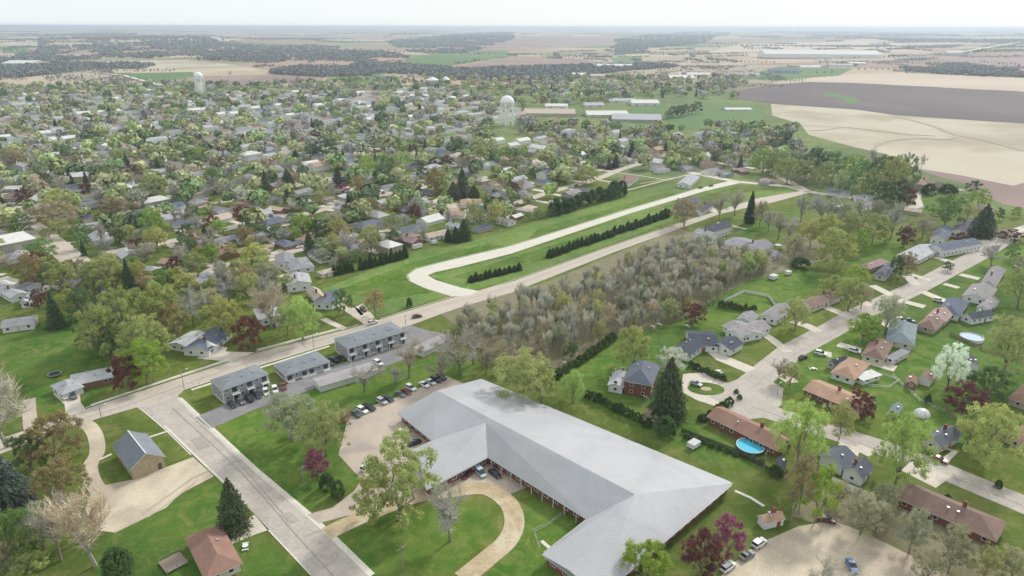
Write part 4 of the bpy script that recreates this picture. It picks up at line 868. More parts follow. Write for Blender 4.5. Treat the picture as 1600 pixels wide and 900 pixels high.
house([((16, 470), (46, 462), (38, 442), 'gable', 1.4), ((30, 478), (46, 476), (44, 462), 'gable', 1.1, dict(garage=True))], 'white house with pale grey roof in front of the small maroon tree at left', 'light', 'white')
house([((404, 504), (442, 497), (436, 478), 'gable', 1.3), ((430, 505), (452, 500), (446, 490), 'gable', 1.0)], 'pale roofed ranch half hidden behind the bare tree above the main road', 'light', 'white')
house([((488, 476), (520, 478), (510, 456), 'gable', 1.4, dict(roof='slate')), ((492, 470), (512, 466), (505, 450), 'gable', 1.6, dict(roof='beige'))], 'white house with slate and beige gables beside the bright green bush tree', 'slate', 'white')
house([((447, 448), (487, 443), (485, 428), 'gable', 1.5)], 'blue-grey gabled white house below the curved sidewalk drive', 'light', 'white', h=4)
house([((455, 424), (492, 418), (480, 402), 'hip', 1.6), ((430, 415), (460, 412), (450, 398), 'gable', 1.4), ((498, 407), (522, 402), (514, 388), 'gable', 1.6, dict(roof='dark'))], 'large grey-roofed white house with a curving white driveway', 'grey', 'white')
sheet('patio', [(1303, 742), (1345, 760), (1335, 768), (1298, 751)], M['drive'])
# right side
house([((974, 593), (1020, 601), (1040, 568), 'hip', 2.8, dict(h=5.6, storeys=2)), ((949, 600), (975, 605), (985, 582), 'gable', 1.0, dict(roof='light', wall='white', nobrick=True, h=2.9)), ], 'tall brick house with steep slate roof and lower pale wing beside the big spruce', 'slate', 'brick', h=5.6, storeys=2, brick=True)
house([((1047, 545), (1077, 555), (1110, 521), 'gable', 1.5), ((1112, 535), (1143, 546), (1156, 531), 'gable', 1.5, dict(garage=True)), ((1078, 538), (1125, 540), (1113, 516), 'gable', 1.8, dict(swap=False))], 'L-shaped white house with dark navy roof beside the lawn with white garden furniture', 'navy', 'white')
house([((1132, 514), (1160, 526), (1184, 500), 'gable', 1.5), ((1160, 525), (1195, 518), (1212, 490), 'gable', 1.4, dict(garage=True)), ((1150, 496), (1175, 502), (1178, 488), 'gable', 1.4)], 'lilac-grey roofed ranch house beside the white fenced patio', 'lilac', 'white')
house([((1105, 648), (1217, 702), (1240, 683), 'gable', 1.7)], 'long pinkish-tan roofed house between the pool and the circular drive', 'red', 'brick', brick=True)
house([((1255, 605), (1345, 642), (1362, 622), 'gable', 1.5), ], 'orange-tan roofed brick bungalow left of the broad maroon tree', 'orange', 'brick', brick=True)
house([((1298, 578), (1337, 590), (1361, 564), 'hip', 2.0), ((1332, 583), (1350, 592), (1364, 575), 'flat', .1, dict(wall='white', roof='white', h=2.2, door=False))], 'orange-tan hip-roofed white house with a walled terrace and dark garage', 'orange', 'white')
house([((1293, 561), (1303, 566), (1320, 556), 'gable', 1.2)], 'small dark navy garage beside the orange-tan hip roof', 'navy', 'grey', cat='garage', name='garage')
house([((1346, 551), (1383, 560), (1413, 535), 'hip', 2.2), ((1384, 555), (1398, 560), (1415, 543), 'flat', .1, dict(roof='grey', wall='white', h=2.3, door=False))], 'brown hip-roofed house with cars in the drive across from the lime tree', 'brown', 'cream')
house([((1384, 527), (1430, 536), (1468, 509), 'hip', 2.3)], 'large teal-grey hip-roofed house near the small above-ground pool', 'teal', 'cream')
house([((1432, 503), (1462, 511), (1478, 495), 'hip', 1.9)], 'maroon-brown hip-roofed house behind the teal-grey roof', 'brown', 'tanw')
house([((1446, 491), (1478, 499), (1490, 484), 'gable', 1.6)], 'dusky brown gabled house second behind the teal-grey roof', 'pink', 'tanw')
house([((1464, 482), (1500, 490), (1514, 467), 'hip', 2.1)], 'blue-slate hip-roofed house on the right side of the street', 'blue', 'white')
house([((1500, 487), (1520, 495), (1530, 478), 'gable', 1.5)], 'small dark gabled house with white trim behind the blue-slate roof', 'navy', 'white')
house([((1503, 457), (1545, 466), (1558, 447), 'gable', 1.8), ((1525, 475), (1545, 480), (1560, 464), 'gable', 1.2)], 'long lilac-grey gabled house beyond the blue-slate roof', 'lilac', 'white')
house([((1530, 440), (1556, 445), (1585, 418), 'hip', 1.9)], 'lilac-brown roofed house below the grey budding street tree', 'lilac', 'white')
house([((1246, 470), (1270, 478), (1295, 453), 'gable', 1.6, dict(garage=True))], 'brown-roofed white house behind the olive street tree', 'brown', 'white')
house([((1186, 490), (1215, 498), (1238, 478), 'gable', 1.5)], 'pinkish-grey roofed house right of the fenced patio, behind the spreading tree', 'lilac', 'white')
house([((1400, 395), (1436, 403), (1456, 382), 'gable', 1.5)], 'grey-roofed white ranch below the white two-storey house', 'light', 'white')
house([((1447, 380), (1475, 388), (1486, 363), 'gable', 1.8, dict(storeys=1)), ((1452, 366), (1478, 370), (1492, 354), 'gable', 1.8)], 'white house with stepped slate-blue gables beside the maroon tree on the right street', 'blue', 'white', h=4.2)
house([((1480, 357), (1510, 362), (1516, 340), 'gable', 1.8, dict(roof='dark'))], 'charcoal gabled house left of the dark spruce on the right', 'dark', 'white')
house([((1365, 425), (1385, 429), (1392, 408), 'hip', 1.6, dict(garage=True)), ], 'dark slate hip-roofed house behind the pinkish bare tree', 'slate', 'cream')
house([((1340, 412), (1358, 417), (1368, 400), 'hip', 1.5)], 'pinkish roofed house under the olive tree left of the street', 'pink', 'tanw')
house([((1420, 287), (1452, 290), (1475, 279), 'gable', 2.3, dict(h=4)), ((1450, 285), (1475, 282), (1468, 270), 'gable', 2)], 'large brown-grey roofed farmhouse at the edge of the tan field', 'brown', 'tanw', h=4)
house([((1335, 312), (1375, 315), (1388, 306), 'gable', 1.4)], 'low grey-roofed house behind the grey brush with a pale drive', 'grey', 'white')
house([((1143, 387), (1175, 395), (1200, 378), 'gable', 2.2), ((1126, 377), (1150, 385), (1160, 368), 'gable', 1.8, dict(swap=False))], 'grey-roofed farmhouse with white gables at the top of the bare wood', 'grey', 'white', h=3.4)
house([((1087, 358), (1107, 363), (1118, 345), 'gable', 2.5), ((1108, 368), (1122, 364), (1116, 352), 'gable', 1.8, dict(roof='light'))], 'white two-storey house with dark navy gable at the corner of the main road', 'navy', 'white', h=5)
house([((1050, 325), (1082, 328), (1090, 310), 'gable', 1.8, dict(roof='dark')), ((1082, 328), (1096, 330), (1098, 315), 'gable', 2)], 'charcoal-roofed house with white arched gable between the two roads', 'dark', 'white')
house([((1056, 286), (1078, 288), (1086, 274), 'gable', 1.8)], 'white house with pale grey roof standing alone above the new street', 'light', 'white')
house([((960, 284), (982, 286), (985, 273), 'hip', 1.6)], 'lone brown-roofed white house on the green corner lot inside the curved sidewalk', 'brown', 'white')
# lower right
house([((1280, 708), (1320, 727), (1333, 706), 'gable', 1.7), ((1316, 730), (1351, 745), (1364, 724), 'gable', 1.9, dict(h=3.2))], 'slate-roofed split-level house with bay windows between the two big green trees', 'slate', 'white', h=3.4)
house([((1399, 772), (1560, 841), (1581, 812), 'hip', 1.9)], 'very long brown hip-roofed brick ranch house at lower right', 'brown', 'brick', brick=True, h=2.9, ov=.7)
house([((1440, 680), (1472, 695), (1500, 672), 'gable', 1.7)], 'slate-grey roofed house between two yellow-green trees at right', 'slate', 'cream')
house([((1560, 668), (1600, 690), (1640, 660), 'hip', 2)], 'pinkish-brown roofed house at the right edge under the maroon tree', 'red', 'tanw')
house([((1575, 616), (1610, 628), (1640, 600), 'hip', 1.8)], 'pinkish roofed house at the right edge behind the dark hedge tree', 'red', 'tanw')
house([((1197, 816), (1230, 808), (1222, 794), 'gable', 1.1)], 'small pinkish-roofed white shed beside the gravel lot', 'orange', 'white', cat='shed', name='garden_shed', h=2.3, ov=.3, detail=1)
house([((1212, 728), (1228, 732), (1236, 718), 'gable', 1.2)], 'small red shed with dark roof behind the pinkish-tan house', 'dark', 'brick', cat='shed', name='garden_shed', h=2.2, ov=.2, detail=1)
house([((1388, 640), (1404, 645), (1414, 632), 'gable', 1.2)], 'small orange shed with pale blue roof in the back lawn', 'teal', 'brick', cat='shed', name='garden_shed', h=2.4, ov=.2, detail=1)
house([((1416, 594), (1434, 598), (1440, 588), 'gable', 1.2)], 'little dark red-brown shed in the lawn left of the brown-roofed garage', 'red', 'brick', cat='shed', name='garden_shed', h=2.2, ov=.2, detail=1)
house([((1436, 587), (1456, 593), (1466, 581), 'gable', 1.2)], 'brown-roofed garage behind the white blossoming tree', 'brown', 'white', cat='garage', name='garage', h=2.4, ov=.3, detail=1)
house([((1513, 566), (1532, 569), (1538, 556), 'gable', 1.2)], 'dark-roofed white shed between the round pool and dark hedge', 'dark', 'white', cat='shed', name='garden_shed', h=2.3, ov=.2, detail=1)
# ------------------------------------------------------------------ mid-distance town houses
for a in ((22, 282, 34, 'grey'), (20, 296, 24, 'white'), (98, 253, 24, 'blue'), (136, 253, 22, 'beige'), (88, 243, 22, 'white'), (83, 231, 22, 'grey'), (72, 273, 14, 'white'), (160, 230, 24, 'white'), (197, 293, 22, 'white'), (225, 302, 24, 'grey'), (252, 269, 28, 'light'), (280, 243, 20, 'white'),
          (267, 322, 30, 'blue'), (305, 315, 32, 'lilac'), (215, 332, 24, 'blue'), (137, 342, 28, 'slate'), (380, 300, 30, 'light'), (385, 278, 34, 'grey'), (342, 228, 24, 'beige'), (207, 368, 30, 'blue'), (287, 349, 30, 'slate'), (296, 382, 38, 'lilac'), (272, 409, 44, 'orange'), (350, 392, 40, 'tan'), (350, 374, 34, 'grey'), (100, 418, 28, 'orange'), (115, 441, 44, 'grey'), (50, 448, 38, 'grey'), (232, 420, 30, 'light'), (312, 437, 40, 'grey'), (372, 423, 30, 'white'), (20, 402, 34, 'grey'), (347, 328, 34, 'grey'), (137, 320, 24, 'grey'), (8, 444, 22, 'white'),
          (440, 262, 32, 'light'), (487, 241, 24, 'beige'), (482, 255, 26, 'white'), (432, 288, 28, 'grey'), (405, 276, 26, 'light'), (470, 299, 30, 'lilac'), (422, 311, 30, 'slate'), (432, 326, 26, 'beige'), (405, 334, 30, 'light'), (457, 361, 26, 'slate'), (482, 371, 32, 'tan'), (445, 379, 34, 'blue'), (407, 389, 30, 'tan'), (532, 336, 28, 'pink'), (507, 284, 22, 'light'), (582, 297, 28, 'white'), (606, 291, 22, 'grey'), (606, 272, 22, 'brown'), (540, 306, 24, 'white'), (510, 309, 22, 'pink'), (600, 314, 32, 'light'), (642, 306, 30, 'blue'), (652, 314, 28, 'light'), (630, 323, 28, 'blue'), (697, 323, 30, 'beige'), (670, 329, 28, 'grey'), (620, 340, 30, 'grey'), (680, 364, 38, 'beige'), (640, 372, 36, 'pink'), (750, 279, 28, 'beige'), (730, 314, 30, 'tan'), (667, 299, 28, 'slate'), (775, 302, 26, 'grey'), (710, 332, 30, 'tan'), (712, 350, 28, 'light'), (752, 352, 28, 'slate'), (790, 342, 24, 'grey'), (540, 390, 36, 'grey'), (560, 381, 40, 'pink'), (575, 349, 44, 'slate'), (775, 233, 26, 'beige'), (575, 233, 24, 'white'), (670, 232, 24, 'grey'), (745, 335, 26, 'tan'), (590, 372, 34, 'grey'), (790, 322, 26, 'brown'), (512, 422, 22, 'beige'),
          (830, 253, 28, 'beige'), (897, 253, 26, 'white'), (852, 283, 34, 'blue'), (1072, 258, 26, 'grey'), (1110, 263, 26, 'lilac'), (1132, 266, 24, 'grey'), (975, 246, 26, 'beige'), (940, 254, 28, 'grey'), (822, 323, 30, 'beige'), (892, 298, 30, 'lilac'), (920, 296, 26, 'slate'), (806, 335, 20, 'white'), (1115, 238, 28, 'white'), (815, 300, 28, 'grey'), (1030, 260, 26, 'lilac'), (870, 315, 24, 'light'), (1160, 262, 24, 'pink'), (1195, 278, 26, 'pink'),
          (1312, 261, 22, 'tan'), (1250, 273, 22, 'lilac'), (1312, 281, 30, 'grey'), (1310, 296, 30, 'slate'), (1427, 323, 22, 'beige'), (1205, 392, 20, 'grey'), (1537, 318, 24, 'pink'), (1597, 409, 24, 'grey'), (1562, 355, 26, 'pink'), (1170, 205, 26, 'slate'), (1185, 203, 18, 'light'), (1137, 218, 24, 'lilac'), (1220, 208, 18, 'light'), (1205, 196, 20, 'grey')):
    MIDN = len(HOUSES); H(*a, wall=rnd.choice(('white', 'white', 'cream', 'tanw', 'brick', 'grey')))
MIDH = [h for h in HOUSES if 250 < math.hypot(h[0], h[1]) < 700 and pix(h[0], h[1], 0)[0] < 1000 and pix(h[0], h[1], 0)[1] < 470]
# ================================================================== TREES PLACED BY HAND: x, base y, top y, width, kind, label
for a in (
 (12, 704, 556, 112, 'pale', 'huge pale bare tree at the left edge above the gravel track'), (92, 730, 655, 92, 'orange', 'rust-tinted spreading tree left of the curved gravel drive'), (104, 792, 722, 80, 'orange', 'smaller orange-brown budding tree at the corner of the gravel yard'),
 (18, 800, 708, 82, 'bluespruce', 'large blue-grey spruce at the left edge'), (52, 742, 682, 62, 'dark', 'dark green tree behind the blue-grey spruce at left'), (40, 882, 800, 74, 'green', 'mid-green bushy tree in the lower left corner'), (72, 862, 790, 66, 'greythin', None),
 (98, 880, 778, 84, 'grey', 'purplish-grey bare tree crowding the gravel yard'), (152, 888, 762, 104, 'pale', 'tall white-trunked bare tree with two stems at lower left'), (190, 905, 862, 50, 'bush', 'dark brownish rounded shrub at the bottom edge beside the white-trunked tree'), (8, 850, 800, 60, 'dark', None), (130, 850, 800, 55, 'grey', None), (50, 905, 870, 60, 'olive', None), (20, 905, 850, 50, 'greythin', None),
 (370, 830, 752, 52, 'spruce', 'broad dark spruce standing beside the side street'), (202, 615, 560, 46, 'maroon', 'dark maroon tree beside the white ranch house at left'), (232, 603, 536, 62, 'lime', 'bright lime-green tree in front of the olive grove above the main road'),
 (166, 566, 478, 78, 'olive', 'largest olive-green tree at the left end of the grove'), (206, 540, 452, 82, 'olive', 'tall olive-green tree in the middle of the left grove'), (254, 522, 446, 72, 'olive', 'olive-green tree at the back right of the grove'), (232, 570, 498, 84, 'yellow', 'yellow-green domed tree at the front of the grove'), (276, 528, 477, 54, 'orange', 'orange-brown budding tree at the right of the grove'), (190, 560, 510, 60, 'dark', None), (150, 545, 500, 50, 'dark', None),
 (352, 530, 470, 66, 'olive', 'rounded olive tree behind the blue-roofed house'), (392, 550, 497, 52, 'maroon', 'round maroon tree above the main road, right of the blue roof'), (302, 512, 452, 54, 'grey', None), (330, 500, 455, 48, 'greythin', None), (90, 516, 462, 36, 'conifer', 'dark blue-green conifer beside the small maroon tree at left'), (62, 490, 456, 30, 'maroon', 'small maroon tree beside the dark conifer at left'), (113, 498, 455, 48, 'olive', None), (134, 505, 452, 48, 'dark', None), (165, 490, 450, 40, 'bluespruce', None),
 (425, 515, 445, 74, 'pale', 'spreading pale bare tree over the ranch house above the main road'), (474, 532, 468, 56, 'thingreen', 'thin yellow-green tree above the main road near the light pole'), (450, 525, 478, 40, 'thin', None), (587, 496, 455, 38, 'rust', 'rust and green tree beside the driveway on the meadow edge'), (538, 492, 453, 34, 'green', 'bright green bushy tree beside the slate-gabled house'), (390, 478, 430, 46, 'thin', None), (360, 480, 430, 46, 'grey', None), (420, 470, 428, 36, 'grey', None), (640, 480, 466, 10, 'bush', None),
 (67, 412, 378, 50, 'green', 'round green tree at the corner of the left street'), (52, 455, 402, 46, 'orange', 'orange-green tree left of the orange-roofed house'), (80, 455, 418, 36, 'dark', None), (180, 462, 400, 60, 'olive', 'large olive tree left of the dark cypress'), (205, 462, 408, 30, 'conifer', 'dark cypress standing among the olive trees at left'), (150, 462, 412, 44, 'olive', None), (222, 455, 410, 30, 'yellow', None),
 (240, 375, 328, 46, 'lime', 'lime-green tree beside the blue-roofed house on the left street'), (245, 395, 358, 40, 'yellow', None), (96, 345, 300, 60, 'yellow', None), (85, 362, 320, 74, 'rust', None), (180, 345, 312, 44, 'rust', None), (137, 315, 290, 28, 'maroon', None), (170, 297, 266, 32, 'green', None), (210, 288, 260, 28, 'maroon', None), (240, 312, 278, 46, 'olive', None), (290, 280, 262, 20, 'maroon', None), (335, 300, 264, 30, 'green', 'bright green upright tree right of the long lawn in the left town'), (345, 312, 286, 30, 'grey', None),
 (380, 356, 322, 34, 'maroon', 'brown-maroon tree beside the long town street'), (333, 366, 340, 32, 'maroon', 'red-brown tree left of the larger brown-maroon one'), (26, 268, 240, 40, 'rust', None), (96, 268, 248, 34, 'rust', None), (40, 322, 298, 28, 'maroon', None), (75, 305, 272, 26, 'dark', None), (390, 378, 350, 40, 'dark', None), (405, 378, 356, 38, 'dark', None), (430, 376, 358, 34, 'dark', None), (218, 402, 376, 30, 'maroon', None), (165, 400, 375, 40, 'grey', None), (20, 258, 232, 34, 'olive', None), (190, 262, 236, 40, 'olive', None), (310, 258, 232, 36, 'lime', None), (240, 254, 230, 40, 'yellow', None), (275, 435, 404, 24, 'maroon', None), (305, 428, 398, 42, 'olive', None), (345, 440, 410, 30, 'bare', None), (290, 445, 418, 26, 'bare', None), (380, 452, 408, 44, 'yellow', None), (250, 440, 425, 40, 'green', None), (415, 440, 402, 30, 'yellow', None),
 (575, 285, 243, 36, 'lime', 'tall lime-green tree near the middle of town'), (600, 280, 243, 34, 'green', None), (620, 276, 240, 34, 'olive', None), (528, 292, 264, 30, 'conifer', 'dark conifer beside the magenta bush in mid town'), (536, 307, 288, 22, 'magenta', 'small magenta flowering tree under the dark conifer in mid town'), (560, 312, 275, 24, 'orange', None), (675, 264, 247, 20, 'maroon', None), (698, 264, 244, 26, 'maroon', None), (680, 306, 264, 38, 'orange', None), (722, 308, 264, 34, 'conifer', 'tall dark conifer group leader right of the orange tree'), (708, 312, 285, 26, 'spruce', None), (740, 312, 290, 22, 'spruce', None), (545, 335, 304, 11, 'column', None), (549, 336, 312, 8, 'column', None), (415, 302, 268, 20, 'conifer', None), (450, 297, 266, 26, 'spruce', None), (466, 285, 268, 8, 'conifer', None), (474, 285, 268, 8, 'conifer', None), (462, 258, 236, 26, 'conifer', None), (510, 250, 218, 40, 'dark', None),
 (648, 347, 320, 22, 'maroon', 'cone-shaped maroon tree among the town houses'), (615, 378, 348, 22, 'bare', None), (580, 398, 355, 42, 'thin', None), (530, 378, 344, 42, 'yellow', None), (545, 402, 360, 42, 'grey', None), (802, 306, 285, 22, 'maroon', 'round maroon tree at the end of the dark conifer rows'), (740, 352, 314, 30, 'thin', None), (775, 354, 312, 32, 'thin', None), (725, 376, 344, 26, 'spruce', None), (712, 379, 355, 20, 'spruce', None), (700, 378, 358, 12, 'column', None), (830, 278, 262, 14, 'dark', None), (790, 258, 228, 30, 'lime', None),
 (578, 330, 310, 22, 'rust', None), (500, 322, 300, 24, 'thin', None), (455, 330, 312, 22, 'green', None), (750, 345, 325, 20, 'green', None), (400, 415, 385, 44, 'yellow', None), (430, 372, 355, 20, 'green', None), (497, 380, 368, 14, 'bush', None), (635, 262, 240, 30, 'thingreen', None), (750, 255, 225, 34, 'yellow', None), (620, 306, 290, 26, 'green', None), (660, 285, 262, 22, 'dark', None),
 (1068, 352, 310, 44, 'rust', None), (1122, 342, 304, 34, 'bare', 'brown bare tree between the junction and the main road'), (1147, 335, 294, 46, 'bare', None), (1170, 347, 298, 17, 'column', 'very tall narrow dark evergreen behind the corner house'), (1186, 352, 312, 28, 'greythin', None), (915, 287, 260, 40, 'olive', None), (864, 270, 245, 26, 'thin', None), (950, 264, 245, 12, 'conifer', None), (935, 260, 240, 32, 'green', None), (1080, 252, 228, 46, 'yellow', None), (1190, 268, 232, 46, 'lime', 'yellow-lime tree beside the cross street at upper right'), (1155, 262, 240, 12, 'conifer', None), (1118, 255, 238, 22, 'dark', None),
 (1215, 268, 235, 46, 'green', None), (1243, 272, 238, 38, 'green', None), (1228, 286, 244, 46, 'olive', None), (1255, 285, 248, 36, 'yellow', None), (1272, 278, 228, 44, 'dark', None), (1300, 280, 232, 48, 'green', None), (1330, 278, 238, 44, 'lime', None), (1310, 300, 262, 20, 'thin', None), (1355, 302, 264, 34, 'olive', None), (1372, 300, 240, 48, 'dark', None), (1390, 312, 240, 44, 'olive', None), (1410, 300, 236, 40, 'green', None), (1360, 260, 228, 30, 'bare', None), (1438, 260, 236, 15, 'bare', 'small lone brown tree against the tan field'), (1404, 318, 276, 34, 'dark', None), (1416, 322, 288, 26, 'maroon', 'dark maroon tree beside the winding farm drive'),
 (1475, 352, 300, 62, 'green', 'wide bright green tree in front of the farmhouse lawn'), (1520, 300, 278, 26, 'dark', None), (1526, 322, 290, 38, 'lime', None), (1532, 366, 316, 42, 'spruce', 'big dark spruce left of the right-edge drive'), (1585, 336, 318, 16, 'green', None), (1560, 340, 320, 14, 'dark', None), (1480, 297, 284, 30, 'bush', None), (1510, 340, 312, 24, 'thin', None),
 (1362, 378, 332, 50, 'olive', 'pale olive spreading tree above the dark lawn'), (1412, 382, 350, 30, 'maroon', 'round maroon tree at the end of the dark lawn'), (1440, 370, 334, 44, 'greythin', None), (1498, 380, 360, 30, 'maroon', 'maroon tree right of the stepped slate-blue gables'), (1302, 418, 357, 64, 'yellow', 'large golden-olive tree right of the bare wood'), (1340, 392, 355, 30, 'lime', None), (1250, 416, 400, 30, 'bush', 'dark wide shrub at the edge of the back lawn'), (1414, 432, 390, 30, 'rust', 'pinkish bare-looking tree beside the right street'), (1398, 430, 395, 22, 'dark', None), (1332, 450, 412, 46, 'lime', None), (1300, 462, 428, 46, 'olive', None), (1548, 412, 374, 44, 'grey', 'grey budding tree on the corner of the right street'), (1578, 402, 376, 22, 'green', None), (1590, 476, 412, 64, 'olive', None), (1578, 372, 356, 40, 'maroon', None), (1480, 420, 405, 18, 'dark', None), (1345, 480, 440, 30, 'greythin', None), (1600, 430, 395, 40, 'greythin', None),
 (1205, 275, 242, 34, 'olive', None), (1285, 292, 250, 36, 'olive', None), (1320, 296, 262, 30, 'green', None), (1345, 290, 246, 40, 'green', None), (1262, 262, 234, 34, 'thin', None), (1380, 285, 244, 36, 'thin', None), (1402, 292, 250, 34, 'olive', None), (1376, 318, 280, 34, 'dark', None), (1235, 262, 232, 30, 'greythin', None), (1295, 262, 236, 32, 'thin', None), (1450, 300, 283, 22, 'bush', None), (1280, 350, 298, 54, 'grey', None), (1310, 358, 305, 48, 'greythin', None), (1250, 345, 300, 40, 'grey', None), (1335, 350, 308, 40, 'greythin', None), (1390, 372, 312, 46, 'grey', None), (1265, 385, 340, 44, 'thin', None), (1230, 380, 335, 40, 'grey', None), (1290, 385, 330, 40, 'olive', None), (1325, 375, 325, 34, 'thin', None), (1215, 372, 330, 40, 'bare', None), (1370, 335, 310, 30, 'greythin', None), (1240, 400, 365, 40, 'greythin', None), (1200, 360, 325, 34, 'bare', None), (1165, 430, 392, 26, 'thingreen', None), (1130, 440, 412, 26, 'lime', 'bright lime tree at the edge of the bare wood'), (1185, 425, 390, 30, 'thin', None),
 (988, 572, 512, 57, 'yellow', 'round golden-olive tree behind the brick house'), (1043, 502, 467, 36, 'thin', 'small olive tree at the wood edge'), (1085, 504, 474, 40, 'maroon', 'low purple-brown tree behind the navy-roofed house'), (818, 630, 556, 96, 'thin', 'broad olive tree overhanging the far edge of the nursing home roof'), (848, 628, 578, 50, 'yellow', None), (896, 628, 582, 42, 'thingreen', 'slender light green tree at the lawn edge behind the long roof'), (1048, 582, 545, 50, 'blossom', 'pale blossoming tree behind the big spruce'), (1043, 650, 562, 60, 'spruce', 'biggest dark spruce beside the brick house'), (893, 560, 536, 26, 'dark', None), (1040, 680, 652, 34, 'bush', None), (1012, 665, 640, 30, 'bare', None),
 (1242, 514, 466, 50, 'thin', 'thin spreading tree in front of the pinkish-grey roof'), (1325, 484, 430, 50, 'olive', 'olive street tree in front of the brown-roofed house'), (1383, 518, 458, 50, 'greythin', 'grey-olive street tree across from the lime tree'), (1347, 531, 488, 52, 'lime', 'rounded lime-green tree in a ring bed by the street'), (1566, 584, 490, 76, 'thin', 'large golden-olive tree at the right edge behind the pool'), (1480, 604, 532, 52, 'blossom', 'white blossoming tree on the back lawn'), (1506, 642, 597, 66, 'maroon', 'broad maroon tree beside the white blossoming tree'), (1540, 620, 570, 72, 'dark', 'dense dark green hedge-like tree at right'), (1340, 650, 610, 54, 'maroon', 'maroon tree hanging over the end of the orange-tan bungalow'),
 (1245, 728, 624, 92, 'thingreen', 'large light green tree left of the slate split-level house'), (1312, 684, 625, 44, 'thin', None), (1400, 756, 644, 92, 'thingreen', 'large yellow-green tree between slate house and dead-end street'), (1538, 722, 626, 90, 'yellow', 'large golden tree in front of the pinkish roofs at right'), (1216, 594, 560, 42, 'bare', 'thin bare tree in the circle lawn by the street'), (1235, 600, 566, 34, 'thin', None), (1512, 690, 640, 44, 'olive', None), (1450, 625, 612, 10, 'bush', None),
 (1250, 795, 706, 54, 'rust', 'rusty bare tree beside the bright lime-green one'), (1276, 812, 726, 50, 'lime', 'bright lime-green tree at the corner of the gravel lot'), (1346, 832, 768, 60, 'greythin', None), (1310, 790, 750, 36, 'greythin', None), (1422, 862, 790, 52, 'greythin', 'grey-green budding tree in front of the long brown ranch house'), (1484, 890, 818, 62, 'greythin', None), (1540, 900, 850, 60, 'thin', None), (1380, 800, 752, 40, 'greythin', None), (1370, 830, 780, 40, 'greythin', None), (1580, 905, 850, 50, 'greythin', None), (1480, 780, 768, 12, 'bush', None), (1450, 905, 858, 50, 'greythin', None), (1280, 930, 880, 100, 'bare', None), (1212, 742, 726, 22, 'bush', None), (1560, 760, 745, 12, 'bush', None),
 (1010, 910, 852, 82, 'lime', 'bright lime-green tree at the bottom edge by the wing roof'), (1095, 905, 830, 68, 'maroon', 'large dark maroon tree beside the south wing'), (1137, 872, 808, 52, 'magenta', 'magenta flowering tree behind the large maroon one'),
 (626, 812, 700, 134, 'yellow', 'very large olive tree between the car park and dirt drive'), (590, 820, 745, 70, 'olive', None), (705, 846, 768, 88, 'grey', 'broad bare grey tree on the round lawn'), (512, 714, 638, 76, 'thin', 'olive tree at the car park corner'), (456, 692, 620, 84, 'greythin', 'sparse grey-green spreading tree in the middle lawn'), (498, 748, 709, 42, 'magenta', 'small maroon-leaved tree above two clipped shrubs'), (513, 766, 742, 24, 'bush', 'clipped dark round shrub under the small maroon tree'), (530, 778, 754, 24, 'bush', 'second clipped round shrub, nearer the driveway'), (541, 668, 642, 26, 'rust', None),
 (570, 614, 574, 66, 'bare', 'bare tree in front of the first garage row'), (640, 592, 535, 66, 'bare', 'bare brown tree in front of the gap between garage rows'), (720, 588, 515, 92, 'bare', 'spreading bare tree left of the wood beyond the garages'), (740, 570, 520, 60, 'bare', None), (760, 585, 545, 50, 'bare', None), (690, 600, 560, 44, 'bare', None), (800, 572, 535, 40, 'bare', None), (835, 575, 530, 40, 'bare', None), (620, 605, 575, 34, 'grey', None)):
    T(*a)
# hedges: each shrub its own plant
ONES = ['', 'first', 'second', 'third', 'fourth', 'fifth', 'sixth', 'seventh', 'eighth', 'ninth', 'tenth', 'eleventh', 'twelfth', 'thirteenth', 'fourteenth', 'fifteenth', 'sixteenth', 'seventeenth', 'eighteenth', 'nineteenth', 'twentieth', 'twenty-first', 'twenty-second', 'twenty-third', 'twenty-fourth', 'twenty-fifth', 'twenty-sixth', 'twenty-seventh', 'twenty-eighth', 'twenty-ninth', 'thirtieth']
def row(p0, p1, n, hpx, wpx, kind, label, group, bow=0):
    for i in range(n):
        t = i/(n-1) if n > 1 else 0; x = p0[0]+(p1[0]-p0[0])*t+rnd.uniform(-1.2, 1.2); y = p0[1]+(p1[1]-p0[1])*t+rnd.uniform(-.5, .5); k = i+1 if p0[0] < p1[0] else n-i
        T(x, y, y-hpx*rnd.uniform(.7, 1.15), wpx*rnd.uniform(.85, 1.25), kind, '%s, %s from the left' % (label, ONES[k]) if label else None, group)
row((858, 402), (1044, 336), 30, 13, 11.5, 'column', 'narrow dark evergreen in the long row beside the new street', 'evergreens in the long row')
row((736, 441), (811, 422), 11, 12, 10, 'column', 'narrow evergreen in the short row near the street corner', 'evergreens in the short row')
row((521, 432), (551, 425), 6, 17, 9, 'column', 'narrow evergreen left of the meadow hedge gap', 'evergreens left of the gap')
row((564, 423), (634, 404), 10, 20, 10, 'column', 'narrow evergreen right of the meadow hedge gap', 'evergreens right of the gap')
row((826, 344), (858, 338), 3, 16, 16, 'green', 'green shrub at the end of the evergreen screen', 'green shrubs at the screen end')
row((868, 335), (970, 305), 10, 23, 19, 'bush', 'rounded dark evergreen in the screen above the meadow', 'evergreen screen above the meadow')
row((870, 592), (958, 532), 13, 12, 13, 'bush', 'dark shrub in the hedge along the wood', 'hedge along the wood')
row((920, 620), (1012, 665), 12, 13, 14, 'bush', 'dark shrub in the hedge below the brick house', 'hedge below the brick house')
row((1080, 572), (1130, 594), 7, 9, 11, 'bush', 'low dark shrub in the hedge beside the circular drive', 'hedge beside the circular drive')
row((1140, 630), (1100, 655), 5, 11, 14, 'bush', 'dark shrub near the ring drive', 'shrubs near the ring drive')
row((1128, 478), (1178, 487), 8, 11, 10, 'bush', 'dark shrub in front of the white fenced patio', 'shrubs before the patio')
